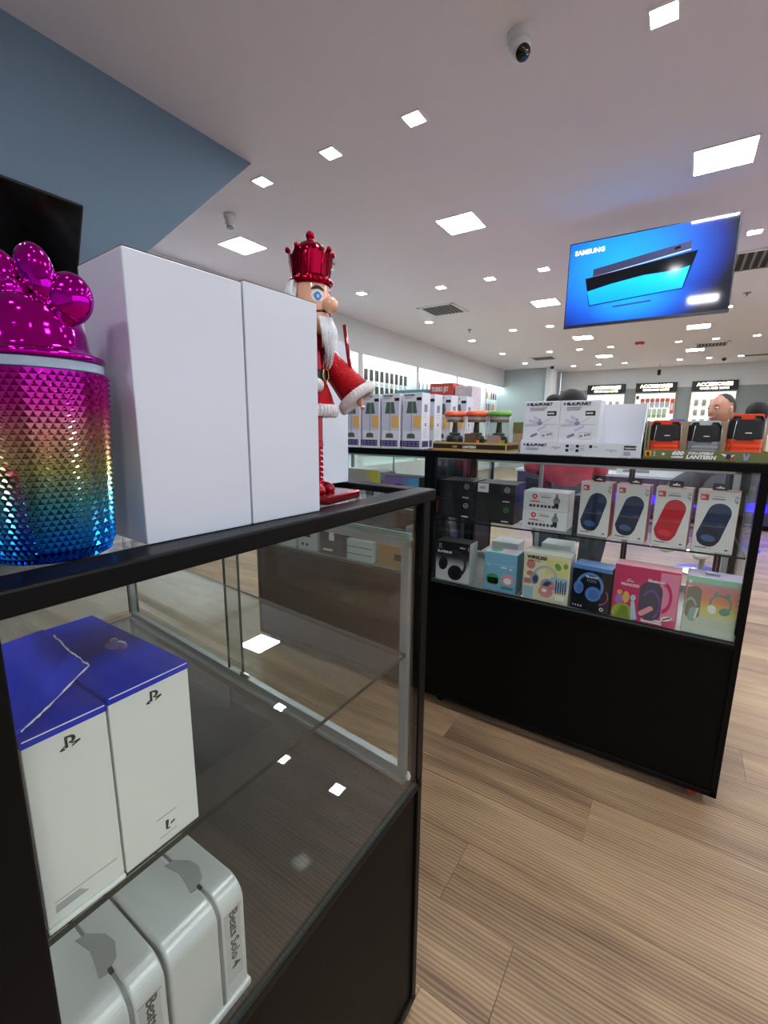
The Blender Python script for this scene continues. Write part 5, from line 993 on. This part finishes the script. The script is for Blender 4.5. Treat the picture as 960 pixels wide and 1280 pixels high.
    def shell(nm,pts,mm,sub=2):
        """clothing: a skinned shape a little larger than the limb chain"""
        me=bpy.data.meshes.new(nm); me.from_pydata([p[0] for p in pts],[(p[2],i) for i,p in enumerate(pts) if p[2] is not None],[]); o=bpy.data.objects.new(nm,me); COL.objects.link(o); o.modifiers.new('k','SKIN')
        for i,p in enumerate(pts): me.skin_vertices[0].data[i].radius=(p[1],p[1])
        me.skin_vertices[0].data[0].use_root=True; u=o.modifiers.new('u','SUBSURF'); u.levels=2; u.render_levels=2
        dg=bpy.context.evaluated_depsgraph_get(); dg.update(); m2=bpy.data.meshes.new_from_object(o.evaluated_get(dg)); bpy.data.objects.remove(o); m2.name=nm; m2.materials.clear(); m2.materials.append(mm); m2.polygons.foreach_set('use_smooth',[True]*len(m2.polygons))
        o=bpy.data.objects.new(nm,m2); COL.objects.link(o); o.parent=t; return o
    P=[(J['pelvis'],.155,None),(J['pelvis'].lerp(J['chest'],.5),.15,0),(J['chest'],.165,1),(J['chest'].lerp(J['neck'],.55),.115,2)]
    for S in('l','r'):
        P.append((J['sh_'+S],.068,2)); P.append((J['sh_'+S].lerp(J['el_'+S],.5),.056,len(P)-1))
    shell('shirt',P,shirt)
    P=[(J['pelvis']+Vector((0,0,-.02)),.16,None)]
    for S in('l','r'):
        P.append((J['hip_'+S],.108,0)); P.append((J['kn_'+S],.078,len(P)-1)); P.append((J['an_'+S]+Vector((0,0,.03)),.060,len(P)-1))
    shell('trousers',P,trousers)
    for S in('l','r'):
        q=MB(); q.ellipsoid(J['an_'+S]+Vector((.075,0,-.040)),(.135,.050,.045),24,14); q.build('shoe',mat('white_sneaker',(214,212,208),.5),t,smooth=True)
    hm=mat('hair_%d_%d_%d'%hair_rgb,hair_rgb,.7,bump=1,bscale=300)
    def part(nm,c,r,mm,nu=20,nv=12): q=MB(); q.ellipsoid(H_+hq@Vector(c),r,nu,nv,rot=hq); return q.build(nm,mm,t,smooth=True)
    if hair=='short':
        q=MB(); R_=[]; n=32
        q.ellipsoid(H_+hq@Vector((-.012,0,.013)),(.0935,.0775,.1165),40,24,rot=hq)
        inv=hq.inverted(); dele=[v for v in q.bm.verts if (inv@(v.co-H_)).z < .045+max(0,(inv@(v.co-H_)).x)*.75-(.07 if (inv@(v.co-H_)).x<-.02 else 0)]; bmesh.ops.delete(q.bm,geom=dele,context='VERTS'); q.build('hair',hm,t,smooth=True)
    elif hair=='bun':
        part('hair',(-.022,0,.030),(.100,.092,.112),hm,32,20); part('hair_bun',(-.075,-.085,.045),(.048,.048,.040),hm)
    else: part('hair',(-.024,0,.024),(.100,.090,.110),hm,32,20)
    if face:
        ew=mat('eyeball',(226,222,218),.2); ip=mat('dark_iris',(30,20,16),.2); lip=mat('lip_%d'%skin_rgb[0],(150,84,76),.4); 
        for s in(-1,1):
            part('eye',(.0855,s*.032,.012),(.010,.0135,.0075),ew,14,10); part('iris',(.0935,s*.032,.012),(.0035,.0058,.0058),ip,12,8)
            q=MB(); q.tube([H_+hq@Vector((.094,s*.014,.030)),H_+hq@Vector((.0945,s*.032,.036)),H_+hq@Vector((.083,s*.052,.030))],[.0018,.0026,.0014],8); q.build('eyebrow',hm,t,smooth=True)
        q=MB(); q.tube([H_+hq@Vector((.081,-.026,-.054)),H_+hq@Vector((.096,-.013,-.0615)),H_+hq@Vector((.099,0,-.063)),H_+hq@Vector((.096,.013,-.0615)),H_+hq@Vector((.081,.026,-.054))],[.002,.0045,.005,.0045,.002],8); q.build('lips',lip,t,smooth=True)
        if smile: q=MB(); q.tube([H_+hq@Vector((.086,-.021,-.0565)),H_+hq@Vector((.100,-.008,-.0605)),H_+hq@Vector((.100,.008,-.0605)),H_+hq@Vector((.086,.021,-.0565))],.0036,8); q.build('teeth',mat('teeth_white',(236,232,224),.3),t,smooth=True)
    return t
def people():
    # stools
    def stool(x,y,label,h=.57):
        t=thing('stool',label,'stool',(x,y,0)); q=MB(); q.lathe([(.16,h-.05),(.17,h-.03),(.17,h-.01),(.15,h)],28); q.build('seat',MC['black_rubber'],t,smooth=True,bevel=.002)
        q=MB(); q.lathe([(.022,.03),(.022,h-.05)],16); q.build('pole',MC['chrome'],t); q=MB(); q.lathe([(.19,0.001),(.19,.012),(.05,.03)],32); q.build('base',MC['chrome'],t); q=MB(); q.tube([(.13*math.cos(a),.13*math.sin(a),.25) for a in[2*PI*i/24 for i in range(25)]],.008,8); q.build('foot_ring',MC['chrome'],t)
    def seat_pose(sz,hx=.06,lean=.04,arms='fwd',headz=.66):
        p={'pelvis':(0,0,sz+.16),'chest':(lean,0,sz+.36),'neck':(lean+.02,0,sz+.52),'head':(hx,0,sz+headz)}
        for s,S in((1,'l'),(-1,'r')):
            p['sh_'+S]=(lean,s*.17,sz+.44); p['el_'+S]=(lean+.10,s*.22,sz+.20); p['wr_'+S]=(lean+.30,s*.14,sz+.20); p['hip_'+S]=(.04,s*.09,sz+.13); p['kn_'+S]=(.40,s*.13,sz+.08); p['an_'+S]=(.34,s*.12,.345 if sz>.5 else .09)
        return p
    # man: head centre about (3.05,-.16,1.27)
    mx,my=4.62,-.262; sz=.68; stool(mx,my,'stool under the smiling man',.64)
    p=seat_pose(sz,headz=.685); p['an_l']=(.30,.12,.30); p['an_r']=(.30,-.12,.30)
    human('person','smiling man with short cropped hair behind the orange and grey lanterns',(mx-.03,my,0),R(158),(186,134,108),mat('charcoal_shirt',(52,54,66),.8),mat('dark_jeans',(40,46,62),.8),(46,38,36),p,'short',(1,-.42,.02))
    # woman with a black bun, pink shirt
    wx,wy=2.98,.60; stool(wx,wy,'stool under the woman in the pink shirt'); p=seat_pose(.61,hx=.05,headz=.685); p['an_l']=(.30,.12,.30); p['an_r']=(.30,-.12,.30)
    p['el_r']=(.12,-.24,.80); p['wr_r']=(.34,-.10,.74); p['el_l']=(.16,.22,.78); p['wr_l']=(.36,.12,.72)
    human('person','woman in pink patterned top with black bun behind the fan cartons',(wx,wy,0),R(200),(176,128,104),mat('pink_patterned_fabric',(172,36,66),.8,var=.8,bscale=22),mat('dark_jeans',(40,46,62),.8),(18,15,16),p,'bun',(1,.2,-.55),face=True,smile=False)
    # third person, only dark hair shows behind the right lantern
    tx,ty=5.75,-.60; stool(tx,ty,'stool under the person at the right edge',.64); p=seat_pose(.68,headz=.68); p['an_l']=(.30,.12,.30); p['an_r']=(.30,-.12,.30)
    human('person','dark haired person half hidden behind the tallest lantern',(tx,ty,0),R(20),(170,124,100),mat('cream_shirt',(200,184,150),.8),mat('dark_jeans',(40,46,62),.8),(22,18,18),p,'full',(1,.1,0),face=True,smile=False)
def reflected():
    # stands left of the picture; the photograph shows the jeans and sneakers mirrored in the sliding glass door
    p={'pelvis':(0,0,.93),'chest':(.02,0,1.22),'neck':(.03,0,1.42),'head':(.05,0,1.57)}
    for s_,S in((1,'l'),(-1,'r')): p['sh_'+S]=(.01,s_*.18,1.35); p['el_'+S]=(.0,s_*.24,1.08); p['wr_'+S]=(.10,s_*.24,.86); p['hip_'+S]=(.0,s_*.09,.90); p['kn_'+S]=(.03,s_*.12,.49); p['an_'+S]=(-.03+s_*.06,s_*.17,.085)
    human('person','person in dark jeans and white sneakers, seen mirrored in the sliding glass door',(-.90,1.93,0),R(-25),(176,132,108),mat('grey_shirt',(96,98,104),.8),mat('dark_jeans',(40,46,62),.8),(30,24,22),p,'full',(1,0,0),smile=False)
people(); reflected()
print('objects',len(bpy.data.objects),'tris',sum(len(o.data.polygons) for o in bpy.data.objects if o.type=='MESH'))
